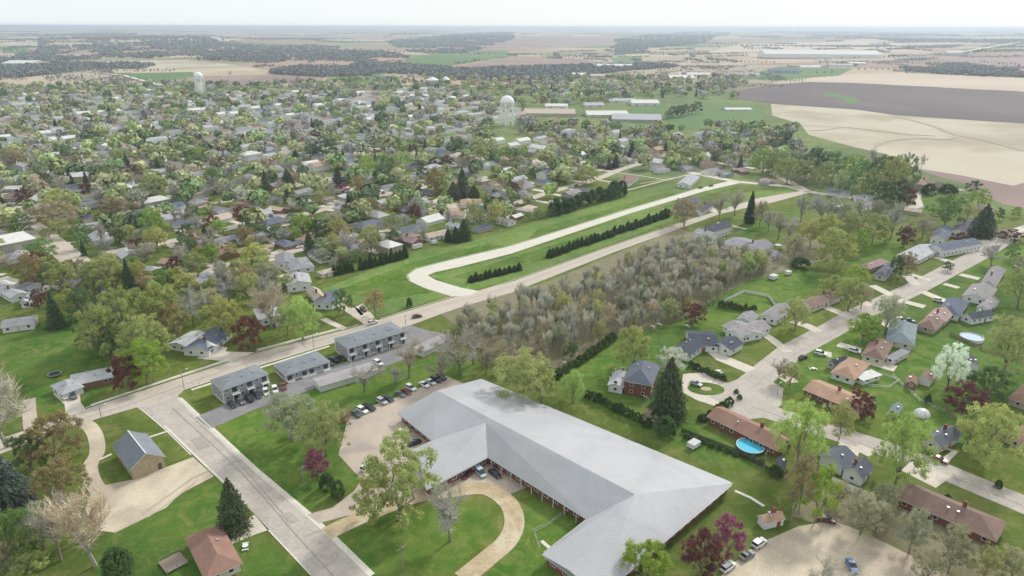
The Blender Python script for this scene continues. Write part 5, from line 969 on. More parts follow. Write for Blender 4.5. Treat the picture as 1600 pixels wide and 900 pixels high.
row((1075, 684), (1190, 722), 10, 7, 11, 'bush', 'low dark shrub along the fence behind the pool', 'shrubs along the pool fence')
row((1150, 612), (1156, 622), 2, 8, 10, 'bush', 'small round shrub at the turning circle edge', 'shrubs at the turning circle')
row((1160, 210), (1240, 200), 7, 14, 15, 'green', None, None)
row((1042, 184), (1088, 176), 6, 17, 15, 'dark', None, None)
# ------------------------------------------------------------------ the bare wood
wood = [(700, 516), (745, 500), (835, 480), (960, 432), (1058, 388), (1120, 396), (1150, 415), (1225, 408), (1200, 425), (1160, 440), (1110, 475), (1058, 498), (1000, 512), (962, 522), (900, 556), (872, 568), (830, 558), (780, 562), (740, 540)]
wp = np.array([tuple(G(*p))[:2] for p in wood]); cnt = 0; pts = []
x0, y0 = wp.min(0); x1, y1 = wp.max(0); sp = 6.0; yy = y0
while yy < y1:
    xx = x0
    while xx < x1:
        q = (xx+rnd.uniform(-3.4, 3.4), yy+rnd.uniform(-3.4, 3.4)); xx += sp
        a, b = pix(q[0], q[1], 0)
        if inpoly(np.array([a]), np.array([b]), wood)[0]: pts.append(q)
    yy += sp
pts.sort(key=lambda q: q[1]); print('wood trees', len(pts))
for k, q in enumerate(pts[:300]):
    kind = 'slim' if rnd.random() < .62 else rnd.choice(('bare', 'grey', 'greythin', 'greythin', 'pale', 'thin')); P = Vector((q[0], q[1], 0)); px, py = pix(q[0], q[1], 0); low = 562-(px-780)*.36
    where = ('left end', 'left middle', 'centre', 'right middle', 'right end')[min(4, max(0, int((px-700)/105)))]; dep = 'front edge' if py > low-28 else ('back edge' if py < low-75 else 'interior'); hh = rnd.choice(((8.0, 'shortish '), (10.2, ''), (12.8, 'tall ')))
    d = '%s%s' % (hh[1], {'slim': 'slim pale leafless tree', 'bare': 'brown leafless tree', 'grey': 'grey leafless tree', 'greythin': 'grey-green budding tree', 'pale': 'pale-barked leafless tree', 'thin': 'yellow-green budding tree'}[kind])
    plant(P, hh[0]*rnd.uniform(.92, 1.1), rnd.uniform(5.0, 7.5), kind, '%s in the bare wood, %s, %s' % (d, where, dep), '%ss, %s %s of the bare wood' % (d, where, dep), far=P.length > 560)
# joined undergrowth of the wood: twiggy shrubs nobody could count
def bladefield(name, pts, h, sp_, n, mat, colr, wdt=.06):
    g = np.random.default_rng(5); c = np.repeat(np.array(pts), n, 0); m = len(c); p = np.concatenate([c+g.normal(size=(m, 2))*sp_, g.uniform(0, h*.5, (m, 1))], 1)
    d = g.normal(size=(m, 3))*.5; d[:, 2] = 1; e = p+d*h*g.uniform(.3, 1, (m, 1)); s = np.cross(d, g.normal(size=(m, 3))); s /= np.linalg.norm(s, axis=1)[:, None]; s *= wdt
    V = np.stack([p-s, p+s, e+s*.3, e-s*.3], 1).reshape(-1, 3); o = ob(name, fast(name, V, np.arange(4*m).reshape(-1, 4), [mat], g.uniform(.2, .8, m)), color=colr); return struct(o, 'stuff')
bladefield('undergrowth', pts, 2.6, 2.8, 50, M['twig'], (.36, .37, .24, 1))
# ------------------------------------------------------------------ procedural remainder of the town
HP = list(HOUSES); grid = {}; DWN = []
def occ(x, y, r):
    for (a, b, c) in grid.get((int(x//40), int(y//40)), []):
        if (x-a)**2+(y-b)**2 < (r+c)**2: return True
    return False
def addocc(x, y, r):
    n = int(r//40)+1
    for i in range(-n, n+1):
        for j in range(-n, n+1): grid.setdefault((int(x//40)+i, int(y//40)+j), []).append((x, y, r))
for a in HOUSES: addocc(*a)
for (x_, y_) in ((791, 197), (312, 150), (791, 206), (791, 215)): p = G(x_, y_); addocc(p.x, p.y, 32)
for r in ROADS+FARROADS:
    for a, b in zip(r[:-1], r[1:]):
        n = max(1, int((b-a).length/8))
        for i in range(n+1): q = a.lerp(b, i/n); addocc(q.x, q.y, 4.5)
farh = []; 
TOWNP = [(-300, 170), (0, 152), (300, 150), (560, 146), (700, 140), (770, 156), (830, 190), (900, 200), (1010, 206), (1190, 205), (1235, 235), (1190, 262), (1100, 262), (960, 262), (800, 262), (640, 258), (400, 262), (200, 235), (0, 240), (-300, 260)]
for pts_ in FARROADS:
    for a, b in zip(pts_[:-1], pts_[1:]):
        d = (b-a).normalized(); nrm = Vector((-d.y, d.x, 0)); ang = math.atan2(d.y, d.x)
        for s in (-1, 1):
            for t in (.25, .75):
                if rnd.random() < .12: continue
                p = a.lerp(b, t)+nrm*s*rnd.uniform(14, 19); px, py = pix(p.x, p.y, 0)
                if not inpoly(np.array([px]), np.array([py]), TOWNP)[0] or occ(p.x, p.y, 7): continue
                addocc(p.x, p.y, 7); farh.append((p, ang+(math.pi/2 if rnd.random() < .3 else 0)))
# infill so that the hand-placed part of town is as tight as the photograph's
for k in range(8000):
    px, py = rnd.uniform(-150, 1230), rnd.uniform(196, 460)
    if not inpoly(np.array([px]), np.array([py]), [(-200, 232), (200, 236), (640, 250), (720, 214), (840, 206), (1010, 212), (1190, 210), (1228, 238), (1190, 260), (1090, 264), (960, 262), (930, 275), (790, 345), (640, 385), (510, 430), (450, 460), (330, 480), (150, 455), (0, 450), (-200, 500)])[0]: continue
    p = G(px, py)
    if occ(p.x, p.y, 10.8): continue
    addocc(p.x, p.y, 10.8); farh.append((p, nearest_dir(p)[1]+(math.pi/2 if rnd.random() < .3 else 0)))
def nearest_pt(P):
    best = (1e9, None)
    for r in ROADS+FARROADS:
        for a, b in zip(r[:-1], r[1:]):
            ab = b-a; t = max(0, min(1, (P-a).dot(ab)/max(ab.length_squared, 1e-6))); q = a+ab*t; d = (P-q).length
            if d < best[0]: best = (d, q)
    return best
for P in [Vector((x, y, 0)) for x, y, r in MIDH]+[q[0] for q in farh if q[0].length < 620]:
    d, q = nearest_pt(P)
    if q is None or d > 48 or d < 8: continue
    n_ = (q-P).normalized(); s_ = Vector((-n_.y, n_.x, 0))*rnd.choice((-5.5, 5.5)); A_ = P+s_+n_*1.5; B_ = q+s_-n_*2.5
    if inpoly(np.array([pix(B_.x, B_.y, 0)[0]]), np.array([pix(B_.x, B_.y, 0)[1]]), [(500, 455), (780, 365), (1060, 282), (1060, 330), (800, 440), (590, 498)])[0]: continue
    strip('driveway', [(A_.x, A_.y), (B_.x, B_.y)], rnd.uniform(3, 6), M['drive'], z=.075+.0007*len(DWN), world=True); DWN.append(1)
farh.sort(key=lambda q: q[0].length); print('extra houses', len(farh), 'hand', len(HOUSES))
rw = ['light', 'white', 'grey', 'slate', 'brown', 'tan', 'white', 'lilac', 'beige', 'blue', 'light', 'pink', 'light']; ww = ['white', 'white', 'white', 'cream', 'tanw', 'grey']
NIND = 150; SV, SF, SI = [], [], []; FM = [bpy.data.materials.new('x') for _ in range(0)]
for k, (p, ang) in enumerate(farh):
    dist = p.length; roofc = rnd.choice(rw); wallc = rnd.choice(ww); Lx = rnd.uniform(12, 19); Wy = rnd.uniform(8, 11)
    if k < NIND:
        r = ob('house', None, None, (p.x, p.y, 0), ang); h = 2.7 if rnd.random() < .6 else 4.6; kd = rnd.choice(('gable', 'gable', 'hip')); det = 1 if dist < 430 else 0
        block(r, 0, 0, 0, Lx, Wy, h, Wy*.24, kd, roofc, wallc, 0)
        if rnd.random() < .5: block(r, rnd.choice((-1, 1))*(Lx/2+2.0), 1, math.pi/2, 6, 4.6, 2.45, 1.1, 'gable', roofc, wallc, 0)
        if det:
            for side in (-1, 1):
                for i in range(3):
                    xx = -Lx/2+(i+.5)*Lx/3; ob('door' if i == 1 else 'window', DOOR if i == 1 else WFG, r, (xx, side*(Wy/2+.04), 0 if i == 1 else 1.5), 0 if side < 0 else math.pi, (.3, .25, .2, 1))
                ob('window', WFG, r, (side*(Lx/2+.03), 0, 1.5), math.pi/2*side)
        tag(r, None, 'house', None, '%s %s-roofed house with %s walls' % ({'gable': 'gabled', 'hip': 'hipped'}[kd], RW[roofc], WW[wallc]))
    else:
        h = rnd.uniform(3, 5); c, s = math.cos(ang), math.sin(ang); rs = Wy*.24
        loc = [(-Lx/2, -Wy/2, 0), (Lx/2, -Wy/2, 0), (Lx/2, Wy/2, 0), (-Lx/2, Wy/2, 0), (-Lx/2, -Wy/2, h), (Lx/2, -Wy/2, h), (Lx/2, Wy/2, h), (-Lx/2, Wy/2, h), (-Lx/2, 0, h+rs), (Lx/2, 0, h+rs)]
        n = len(SV); SV += [(p.x+x*c-y*s, p.y+x*s+y*c, z) for x, y, z in loc]
        SF += [tuple(n+q for q in f) for f in ((0, 1, 5, 4), (1, 2, 6, 9, 5), (2, 3, 7, 6), (3, 0, 4, 8, 7), (4, 5, 9, 8), (8, 9, 6, 7))]; ri = 1+rw.index(roofc) % 6; SI += [0, 0, 0, 0, ri, ri]
def plainm(name, c):
    m, t, pp = nodes(name, .85, .3); n = noise(t, .4, 4, .6, 0, wpos(t)); r = ramp(t, [(.3, tuple(q*.85 for q in c[:3])), (.7, tuple(min(1, q*1.1) for q in c[:3]))]); t.links.new(n.outputs['Fac'], r.inputs[0]); t.links.new(r.outputs[0], pp.inputs['Base Color']); return m
if SV: struct(ob('far_town_houses', me('far_town_houses', SV, SF, [plainm('far_house_wall', WC['white'])]+[plainm('far_roof_'+k, RC[k]) for k in ('grey', 'light', 'slate', 'brown', 'tan', 'white')], SI)), 'stuff')
# trees between the houses
kinds = ['olive']*9+['yellow']*4+['thin']*6+['green']*7+['lime']*1+['dark']*6+['maroon']*1+['rust']*5+['grey']*7+['bare']*6+['conifer']*2+['spruce']*1+['greythin']*5+['thingreen']*3
GREENS = [FIELDS[k][2] for k in (18, 19)]
rgrid = {}
for r in ROADS+[q for i, q in enumerate(FARROADS) if i % 2 == 0]:
    for a, b in zip(r[:-1], r[1:]):
        n = max(1, int((b-a).length/8))
        for i in range(n+1): q = a.lerp(b, i/n); rgrid.setdefault((int(q.x//16), int(q.y//16)), []).append((q.x, q.y))
def rocc(x, y, r):
    for i in (-1, 0, 1):
        for j in (-1, 0, 1):
            for (a, b) in rgrid.get((int(x//16)+i, int(y//16)+j), []):
                if (x-a)**2+(y-b)**2 < r*r: return True
    return False
tl = []; tgrid = {}
def tocc(x, y, r):
    for i in (-1, 0, 1):
        for j in (-1, 0, 1):
            for (a, b, c) in tgrid.get((int(x//30)+i, int(y//30)+j), []):
                if (x-a)**2+(y-b)**2 < (.5*(r+c))**2: return True
    return False
for a in TREEPOS: tgrid.setdefault((int(a[0]//30), int(a[1]//30)), []).append(a)
hgrid = {}
for (x, y, r) in HOUSES+[(p.x, p.y, 7) for p, _ in farh]: hgrid.setdefault((int(x//40), int(y//40)), []).append((x, y, r))
def hocc(x, y, r):
    for i in (-1, 0, 1):
        for j in (-1, 0, 1):
            for (a, b, c) in hgrid.get((int(x//40)+i, int(y//40)+j), []):
                if (x-a)**2+(y-b)**2 < (r+min(c, 8)*.75)**2: return True
    return False
FT = [(-300, 158), (0, 142), (130, 136), (420, 134), (560, 126), (700, 120), (830, 118), (1010, 116), (1130, 118), (1180, 128), (1135, 140), (1150, 152), (1110, 156), (1060, 152), (1000, 154), (960, 160), (820, 168), (810, 188), (900, 196), (1010, 204), (1195, 196), (1245, 215), (1260, 240), (1190, 268), (1100, 268), (960, 262), (920, 282), (800, 342), (640, 385), (510, 432), (430, 470), (330, 485), (150, 462), (0, 470), (-300, 480)]
NT = 0
for k in range(110000):
    if NT >= 2300: break
    Y = 300+1500*rnd.random()**1.15; X = (rnd.random()*2-1)*Y*.85; px, py = pix(X, Y, 0)
    if not inpoly(np.array([px]), np.array([py]), FT)[0] or (772 < px < 810 and 185 < py < 245) or (302 < px < 322 and 140 < py < 156): continue
    if py < 330 and 640 < px < 1000 and py > 330: continue
    kd = rnd.choice(kinds); wd = rnd.uniform(7, 15)*(.55 if kd in ('conifer', 'spruce') else 1); h = wd*rnd.uniform(.75, 1.0)+(6 if kd in ('conifer', 'spruce') else 1)
    if rocc(X, Y, 3+wd*.4): continue
    if tocc(X, Y, wd/2) or hocc(X, Y, wd*.14): continue
    tgrid.setdefault((int(X//30), int(Y//30)), []).append((X, Y, wd/2)); tl.append((X, Y, wd, h, kd)); NT += 1
tl.sort(key=lambda q: q[1]); print('town trees', len(tl), 'hand', len(TREEPOS))
used = {}; rest = []
for o in COL.objects:
    if o.parent is None and o.get('category') == 'tree': used[o.name.split('.')[0]] = used.get(o.name.split('.')[0], 0)+1
for (X, Y, wd, h, kd) in tl:
    nm = NAME.get(kd, 'leafy_tree')
    if used.get(nm, 0) >= (300 if nm != 'bare_tree' else 345): rest.append((X, Y, wd, h, kd)); continue
    used[nm] = used.get(nm, 0)+1; plant(Vector((X, Y, 0)), h, wd, kd, None, None, far=Y > 450)
# the rest: one mass of tree crowns, still leaf by leaf but coarser with distance
def treemass(name, items, per, colr_by_kind=True, lowz=.25, leafk=.24):
    groups = {}
    for it in items: groups.setdefault(it[4], []).append(it)
    mats = []; VV = []; QQ = []; II = []; n0 = 0; g = np.random.default_rng(9); TT = []
    for gi, (kd, L_) in enumerate(groups.items()):
        c = LC[kd][0]; m_ = sum(c)/3; c = tuple((q*.78+m_*.22)*(.95 if not kd.startswith('wood') else 1) for q in c); m = M['leafk_'+kd] if 'leafk_'+kd in M else None
        if m is None:
            m = bpy.data.materials.new('far_'+kd); m.use_nodes = True; t = m.node_tree; pp = t.nodes['Principled BSDF']; pp.inputs['Roughness'].default_value = 1; pp.inputs['Specular IOR Level'].default_value = .05
            at = t.nodes.new('ShaderNodeAttribute'); at.attribute_name = 'tone'; r = ramp(t, [(0, tuple(q*.55 for q in c)), (.5, c), (1, tuple(q*1.45 for q in c))]); t.links.new(at.outputs['Fac'], r.inputs[0]); t.links.new(r.outputs[0], pp.inputs['Base Color']); M['leafk_'+kd] = m
        mats.append(m); A = np.array([(a[0], a[1], a[2], a[3], a[5] if len(a) > 5 else 0) for a in L_]); B = np.repeat(A, per, 0); n = len(B)
        d = g.normal(size=(n, 3)); d[:, 2] = d[:, 2]*.8+.25; d /= np.linalg.norm(d, axis=1)[:, None]; q = g.uniform(.7, 1.02, (n, 1))
        w2 = B[:, 2:3]/2; hh = B[:, 3:4]; P_ = np.concatenate([B[:, 0:1]+d[:, 0:1]*w2*q, B[:, 1:2]+d[:, 1:2]*w2*q, B[:, 4:5]+hh*(.6+.4*d[:, 2:3]*q)], 1)
        nn = d+g.normal(size=(n, 3))*.45; nn /= np.linalg.norm(nn, axis=1)[:, None]; a = np.cross(nn, g.normal(size=(n, 3))); a /= np.linalg.norm(a, axis=1)[:, None]; b = np.cross(nn, a); s = w2*leafk*g.uniform(.7, 1.4, (n, 1)); a *= s; b *= s
        V = np.stack([P_-a, P_-b, P_+a, P_+b], 1).reshape(-1, 3); VV.append(V); QQ.append(np.arange(4*n).reshape(-1, 4)+n0); n0 += 4*n; II += [gi]*n; TT.append(np.repeat(g.uniform(.25, .75, len(A)), per)+g.uniform(-.2, .2, n))
    return struct(ob(name, fast(name, np.concatenate(VV), np.concatenate(QQ), mats, np.concatenate(TT), idx=II)), 'stuff')
if rest: treemass('far_town_trees', rest, 90, leafk=.26)
# woods and hedgerows on the far farmland
fw = []
for poly in WOODS:
    for k in range(int(9000)):
        # even spread over the ground the wood covers
        xs = [p[0] for p in poly]; ys = [p[1] for p in poly]; x = rnd.uniform(min(xs), max(xs)); y = rnd.uniform(min(ys), max(ys))
        if rnd.random() > ((max(ys)-min(ys))*(max(xs)-min(xs)))/9000: continue
        if not inpoly(np.array([x]), np.array([y]), poly)[0]: continue
        p = G(x, y)
        if math.sin(p.x/330+1)*math.sin(p.y/420)+.7*math.sin(p.x/140-p.y/190)+.5*math.sin(p.x/61+p.y/97) > .5: continue
        z = float(hill(p.x, p.y)); w_ = p.length*rnd.uniform(.0024, .0062); fw.append((p.x, p.y, min(w_, 60), rnd.uniform(8, 15), rnd.choice(('woodgrey', 'woodgrey', 'woodolive')), z-2))
LC['woodgrey'] = ((.235, .245, .26), 'bare'); LC['woodolive'] = ((.2, .24, .19), 'round')
for k in range(700):   # hedgerow lines between fields
    x = rnd.uniform(-100, 1700); y = 47+95*rnd.random()**1.4; p = G(x, y)
    if inpoly(np.array([x]), np.array([y]), FIELDS[2][2])[0] or inpoly(np.array([x]), np.array([y]), FIELDS[3][2])[0] or p.length > 26000: continue
    a = rnd.choice((.1, .1, -.15, 1.6)); ln = rnd.uniform(.02, .09)*p.length; n = int(rnd.uniform(8, 26))
    for i in range(n):
        q = p+Vector((math.cos(a), math.sin(a), 0))*ln*(i/n); px, py = pix(q.x, q.y, 0)
        if any(inpoly(np.array([px]), np.array([py]), FIELDS[f][2])[0] for f in (4, 5, 6, 7, 8, 11, 13)): continue
        fw.append((q.x, q.y, q.length*rnd.uniform(.0016, .0032), rnd.uniform(7, 12), rnd.choice(('woodgrey', 'woodolive')), float(hill(q.x, q.y))-1))
print('far wood clumps', len(fw)); treemass('far_woods', fw, 16, leafk=.42)
# far farmsteads: tiny pale buildings
for i in range(26):
    x = rnd.uniform(20, 1580); y = rnd.uniform(56, 104)
    if any(inpoly(np.array([x]), np.array([y]), f[2])[0] for f in FIELDS): continue
    p = G(x, y); zt = float(hill(p.x, p.y)); root = ob('farm_building', None, None, (p.x, p.y, zt-.5), rnd.uniform(0, 1.5)); s = p.length/900; wl, rf = hmesh(14*min(s, 3), 9*min(s, 2.5), 4+s*.4, 2, 'gable', .4, .4)
    ob('wall', wl, root, color=WC['white']); ob('roof', rf, root, color=RC[rnd.choice(('white', 'light', 'grey'))]); tag(root, None, 'farm building', None, 'tiny pale farm building')

# ================================================================== CARS
def car_proto(kind):
    Lc, Wc, sec, cab = {  # lower body sections: x, z low, z high, half width ; cabin sections likewise
     'sedan': (4.7, 1.82, [(-2.35, .45, .72, .72), (-2.2, .32, .92, .84), (-1.6, .28, .98, .9), (0, .26, .96, .91), (1.2, .28, .93, .9), (2.0, .3, .82, .85), (2.33, .42, .66, .7)], [(-1.75, .96, .8, 0), (-1.1, .96, .7, 1.40), (.2, .95, .7, 1.44), (1.05, .93, .78, 0)]),
     'suv': (4.7, 1.9, [(-2.33, .5, .85, .78), (-2.25, .36, 1.08, .88), (-1.6, .32, 1.12, .94), (0, .3, 1.1, .95), (1.2, .32, 1.06, .94), (2.05, .34, .98, .9), (2.33, .48, .78, .76)], [(-2.2, 1.1, .84, 0), (-1.95, 1.1, .76, 1.72), (.2, 1.08, .76, 1.74), (1.15, 1.06, .82, 0)]),
     'van': (5.0, 1.96, [(-2.48, .45, .9, .84), (-2.4, .34, 1.1, .92), (-1.6, .3, 1.14, .97), (0, .3, 1.12, .98), (1.4, .32, 1.06, .95), (2.2, .34, .92, .88), (2.5, .48, .72, .74)], [(-2.4, 1.12, .88, 0), (-2.2, 1.12, .8, 1.8), (.5, 1.1, .8, 1.8), (1.75, 1.02, .82, 0)]),
     'pickup': (5.6, 1.96, [(-2.8, .6, 1.0, .9), (-2.75, .42, 1.08, .95), (-1.2, .4, 1.1, .96), (0, .38, 1.1, .97), (1.3, .38, 1.1, .96), (2.5, .42, 1.02, .92), (2.8, .55, .8, .8)], [(-.75, 1.08, .84, 0), (-.6, 1.08, .76, 1.78), (.6, 1.08, .76, 1.8), (1.4, 1.08, .82, 0)])}[kind]
    V = []; Fc = []
    for (x, a, b, w_) in sec: V += [(x, -w_, a), (x, w_, a), (x, w_, b-.1), (x, w_*.9, b), (x, -w_*.9, b), (x, -w_, b-.1)]
    for i in range(len(sec)-1):
        for j in range(6): Fc.append((i*6+j, (i+1)*6+j, (i+1)*6+(j+1) % 6, i*6+(j+1) % 6))
    Fc += [tuple(range(6))[::-1], tuple(len(V)-6+j for j in range(6))]; body = me('body', V, [f[::-1] for f in Fc], [M['paint']])
    b0, r0, r1, b1_ = cab; zb = b0[1]-.03
    CV = [(b0[0], -b0[2], zb), (b0[0], b0[2], zb), (b1_[0], b1_[2], zb), (b1_[0], -b1_[2], zb), (r0[0], -r0[2], r0[3]), (r0[0], r0[2], r0[3]), (r1[0], r1[2], r1[3]), (r1[0], -r1[2], r1[3])]
    cabin = me('cabin_glass', CV, [(0, 3, 7, 4), (3, 2, 6, 7), (2, 1, 5, 6), (1, 0, 4, 5), (4, 7, 6, 5)], [M['glass']])
    roof = boxes('roof_panel', [(r0[0]+.02, -r0[2]-.03, r0[3]-.05, r1[0]-.02, r0[2]+.03, r0[3]+.03)], [M['paint']])
    wh = []; xr = Lc*.3
    wm = bpy.data.meshes.new('wheel'); bm = bmesh.new(); bmesh.ops.create_cone(bm, cap_ends=True, segments=14, radius1=.34, radius2=.34, depth=.24, matrix=Matrix.Rotation(math.pi/2, 4, 'X')); bm.to_mesh(wm); wm.materials.append(M['black'])
    rm = bpy.data.meshes.new('rim'); bm = bmesh.new(); bmesh.ops.create_cone(bm, cap_ends=True, segments=10, radius1=.19, radius2=.19, depth=.26, matrix=Matrix.Rotation(math.pi/2, 4, 'X')); bm.to_mesh(rm); rm.materials.append(M['metal'])
    hl = boxes('headlight', [(-.04, -.2, -.07, .06, .2, .07)], [M['lampglass']]); tl_ = boxes('tail_light', [(-.06, -.18, -.08, .04, .18, .08)], [M['red']])
    bed = boxes('cargo_bed', [(-2.7, -.78, 1.02, -.85, .78, 1.105)], [M['black']]) if kind == 'pickup' else None
    return body, cabin, roof, wm, rm, hl, tl_, bed, Lc, Wc, sec
CP = {k: car_proto(k) for k in ('sedan', 'suv', 'van', 'pickup')}
CC = {'white': (.75, .75, .74, 1), 'silver': (.42, .44, .46, 1), 'grey': (.16, .165, .17, 1), 'black': (.02, .02, .024, 1), 'navy': (.025, .035, .07, 1), 'blue': (.12, .2, .4, 1), 'red': (.2, .03, .03, 1), 'maroon': (.13, .025, .02, 1), 'orange': (.55, .16, .05, 1), 'green': (.06, .09, .08, 1), 'lightblue': (.45, .55, .6, 1), 'bronze': (.14, .08, .05, 1)}
def car(a, b, kind, colr, label, group=None, z=.05):
    """a: rear end, b: front end on the ground, photograph points"""
    A, B = G(*a), G(*b); c = (A+B)/2; d = B-A; ang = math.atan2(d.y, d.x); body, cabin, roof, wm, rm, hl, tl_, bed, Lc, Wc, sec = CP[kind]
    root = ob({'pickup': 'pickup_truck', 'van': 'minivan'}.get(kind, 'parked_car'), None, None, (c.x, c.y, z), ang); col = CC[colr]
    ob('body', body, root, color=col); ob('cabin_glass', cabin, root); ob('roof_panel', roof, root, color=col)
    for sx in (-1, 1):
        for sy in (-1, 1): q = ob('wheel', wm, root, (sx*Lc*.29, sy*(Wc/2-.1), .34)); ob('rim', rm, q)
    for sy in (-1, 1): ob('headlight', hl, root, (Lc/2-.1, sy*Wc*.3, .66)); ob('tail_light', tl_, root, (-Lc/2+.08, sy*Wc*.33, .8))
    if bed: ob('cargo_bed', bed, root)
    tag(root, label, 'pickup' if kind == 'pickup' else 'car', group)
def carc(x, y, dx, dy, *a, **k): car((x-dx/2, y-dy/2), (x+dx/2, y+dy/2), *a, **k)
g1 = 'cars parked along the far edge of the car park'
for (x, y, kd, c, lb) in ((557, 651, 'suv', 'green', 'dark green-grey car at the left end of the car park row'), (567.5, 645, 'suv', 'white', 'white car beside the dark one at the left of the row'), (578, 640, 'pickup', 'black', 'dark pickup third from the left in the car park row'), (598, 631, 'suv', 'silver', 'silver car fourth from the left in the car park row'),
    (608, 626.5, 'sedan', 'navy', 'navy car right of the silver one in the row'), (626, 619, 'sedan', 'grey', 'grey car left of the dark red one in the row'), (635, 615, 'sedan', 'red', 'dark red car in the middle of the row'), (643, 609.5, 'suv', 'white', 'white car right beside the dark red one'), (664, 604, 'sedan', 'white', 'white car fourth from the right end of the row'), (674, 600, 'sedan', 'lightblue', 'pale blue-silver car near the right end of the row'),
    (682, 596, 'suv', 'black', 'black car second from the right end of the row'), (690.5, 592.5, 'suv', 'navy', 'navy car at the right end of the row')):
    carc(x, y, 13, 6.5, kd, c, lb, g1)
carc(536, 658, 12, 7, 'sedan', 'orange', 'orange car half under the olive tree'); carc(628, 680, 24, -11, 'pickup', 'white', 'white pickup parked near the left end of the long roof'); carc(649, 695, 22, -9, 'sedan', 'black', 'black car tucked against the front wing'); carc(576, 734, 21, -15, 'suv', 'white', 'white car parked alone at the bottom of the car park')
carc(752, 741, 15, 17, 'van', 'lightblue', 'pale blue-silver minivan at the main entrance'); carc(775, 743, 11, 8, 'sedan', 'black', 'black car right of the minivan at the entrance'); carc(732, 744, -12, 10, 'sedan', 'maroon', 'dark maroon car left of the minivan at the entrance')
for a in ((417, 618, 6, 12, 'suv', 'white', 'white car parked at the right end of the first apartment block'), (431, 614, 4, 12, 'suv', 'white', 'white car left of the dark red pickup by the apartments'), (444, 608, 1, 13, 'pickup', 'red', 'dark red pickup parked between the first two apartment blocks'), (391, 628, 9, 9, 'suv', 'black', 'black car under the first apartment balconies'), (378, 632, 9, 9, 'sedan', 'grey', 'grey car left of the black one under the balconies'), (364, 637, 9, 8, 'sedan', 'black', 'black car at the left corner of the first apartment block'), (404, 622, 8, 10, 'sedan', 'navy', 'navy car between the black and white cars at the apartments'),
          (523, 567, 18, 4, 'suv', 'black', 'black car parked left of the longest apartment block'), (534, 563, 14, 6, 'sedan', 'black', 'second black car close to the wall of the longest apartment block'), (515, 571, 12, 6, 'sedan', 'navy', 'navy car at the corner of the single-storey block'), (592, 571, 13, 7, 'suv', 'white', 'white car on the asphalt lot behind the bare trees'), (583, 507, 22, -7, 'suv', 'white', 'white car driving on the main road behind the longest apartment block'), (652, 497, 18, -3, 'sedan', 'maroon', 'maroon car driving on the main road near the wood'), (568, 487, 8, 6, 'suv', 'bronze', 'dark bronze car in the driveway above the main road'),
          (102, 626, 10, 10, 'sedan', 'white', 'white car in front of the left ranch garage'), (116, 625, 4, 10, 'suv', 'grey', 'grey car beside the white one at the left ranch'), (1283, 552, 20, 5, 'suv', 'white', 'white car at the end of the orange-roofed house drive'), (1255, 558, 12, -5, 'sedan', 'black', 'black car parked on the right street'), (1336, 548, 20, 5, 'suv', 'white', 'white car parked beside the brown hip-roofed house'), (1419, 500, 17, 3, 'pickup', 'navy', 'navy pickup in the drive above the teal roof'), (1409, 498, 12, 4, 'sedan', 'white', 'white car beside the navy pickup'), (1467, 468, 16, 4, 'suv', 'white', 'white car in the drive left of the blue-slate roof'),
          (1469, 717, 24, 9, 'sedan', 'red', 'dark red car parked on the dead-end street'), (1333, 885, 12, 23, 'sedan', 'blue', 'blue car parked alone in the gravel lot'), (1188, 850, 21, -15, 'suv', 'white', 'white car at the upper left edge of the gravel lot'), (1169, 869, 23, -14, 'sedan', 'grey', 'dark grey car between two white cars by the gravel lot'), (1139, 887, 22, -16, 'suv', 'white', 'white car nearest the bottom beside the large maroon tree'), (1293, 812, 14, 3, 'sedan', 'maroon', 'dark maroon car at the top corner of the gravel lot'), (1120, 321, 14, 2, 'suv', 'navy', None), (1094, 292.5, 9, -2, 'sedan', 'black', 'black car on the upper end of the new street'), (1110, 289.5, 9, -2, 'sedan', 'navy', 'navy car ahead of the black one on the new street'), (1100, 612, 5, 8, 'sedan', 'silver', None) if 0 else (1088, 600, 10, 4, 'sedan', 'silver', 'silver car on the circular drive by the spruce')):
    carc(*a, z=.13 if a[0] > 1040 and a[1] > 350 and a[0] != 1139 else (.14 if a[1] < 350 else .115))
n = 0
for k in range(400):      # cars along the town streets
    if n >= 46: break
    r = ROADS[rnd.randrange(6, len(ROADS))] if len(ROADS) > 6 else ROADS[0]; i = rnd.randrange(len(r)-1); p = r[i].lerp(r[i+1], rnd.random()); px, py = pix(p.x, p.y, 0)
    if not (0 < px < 1000 and 240 < py < 440): continue
    d = (r[i+1]-r[i]).normalized(); nn = Vector((-d.y, d.x, 0))*rnd.choice((-3, 3)); p = p+nn; ang = math.atan2(d.y, d.x); c = rnd.choice(('white', 'white', 'silver', 'grey', 'black', 'red', 'blue')); body, cabin, roof, *_ = CP['sedan']
    root = ob('parked_car', None, None, (p.x, p.y, .5), ang); ob('body', body, root, color=CC[c]); ob('cabin_glass', cabin, root); ob('roof_panel', roof, root, color=CC[c]); tag(root, None, 'car', None, c+' car parked on a town street'); n += 1

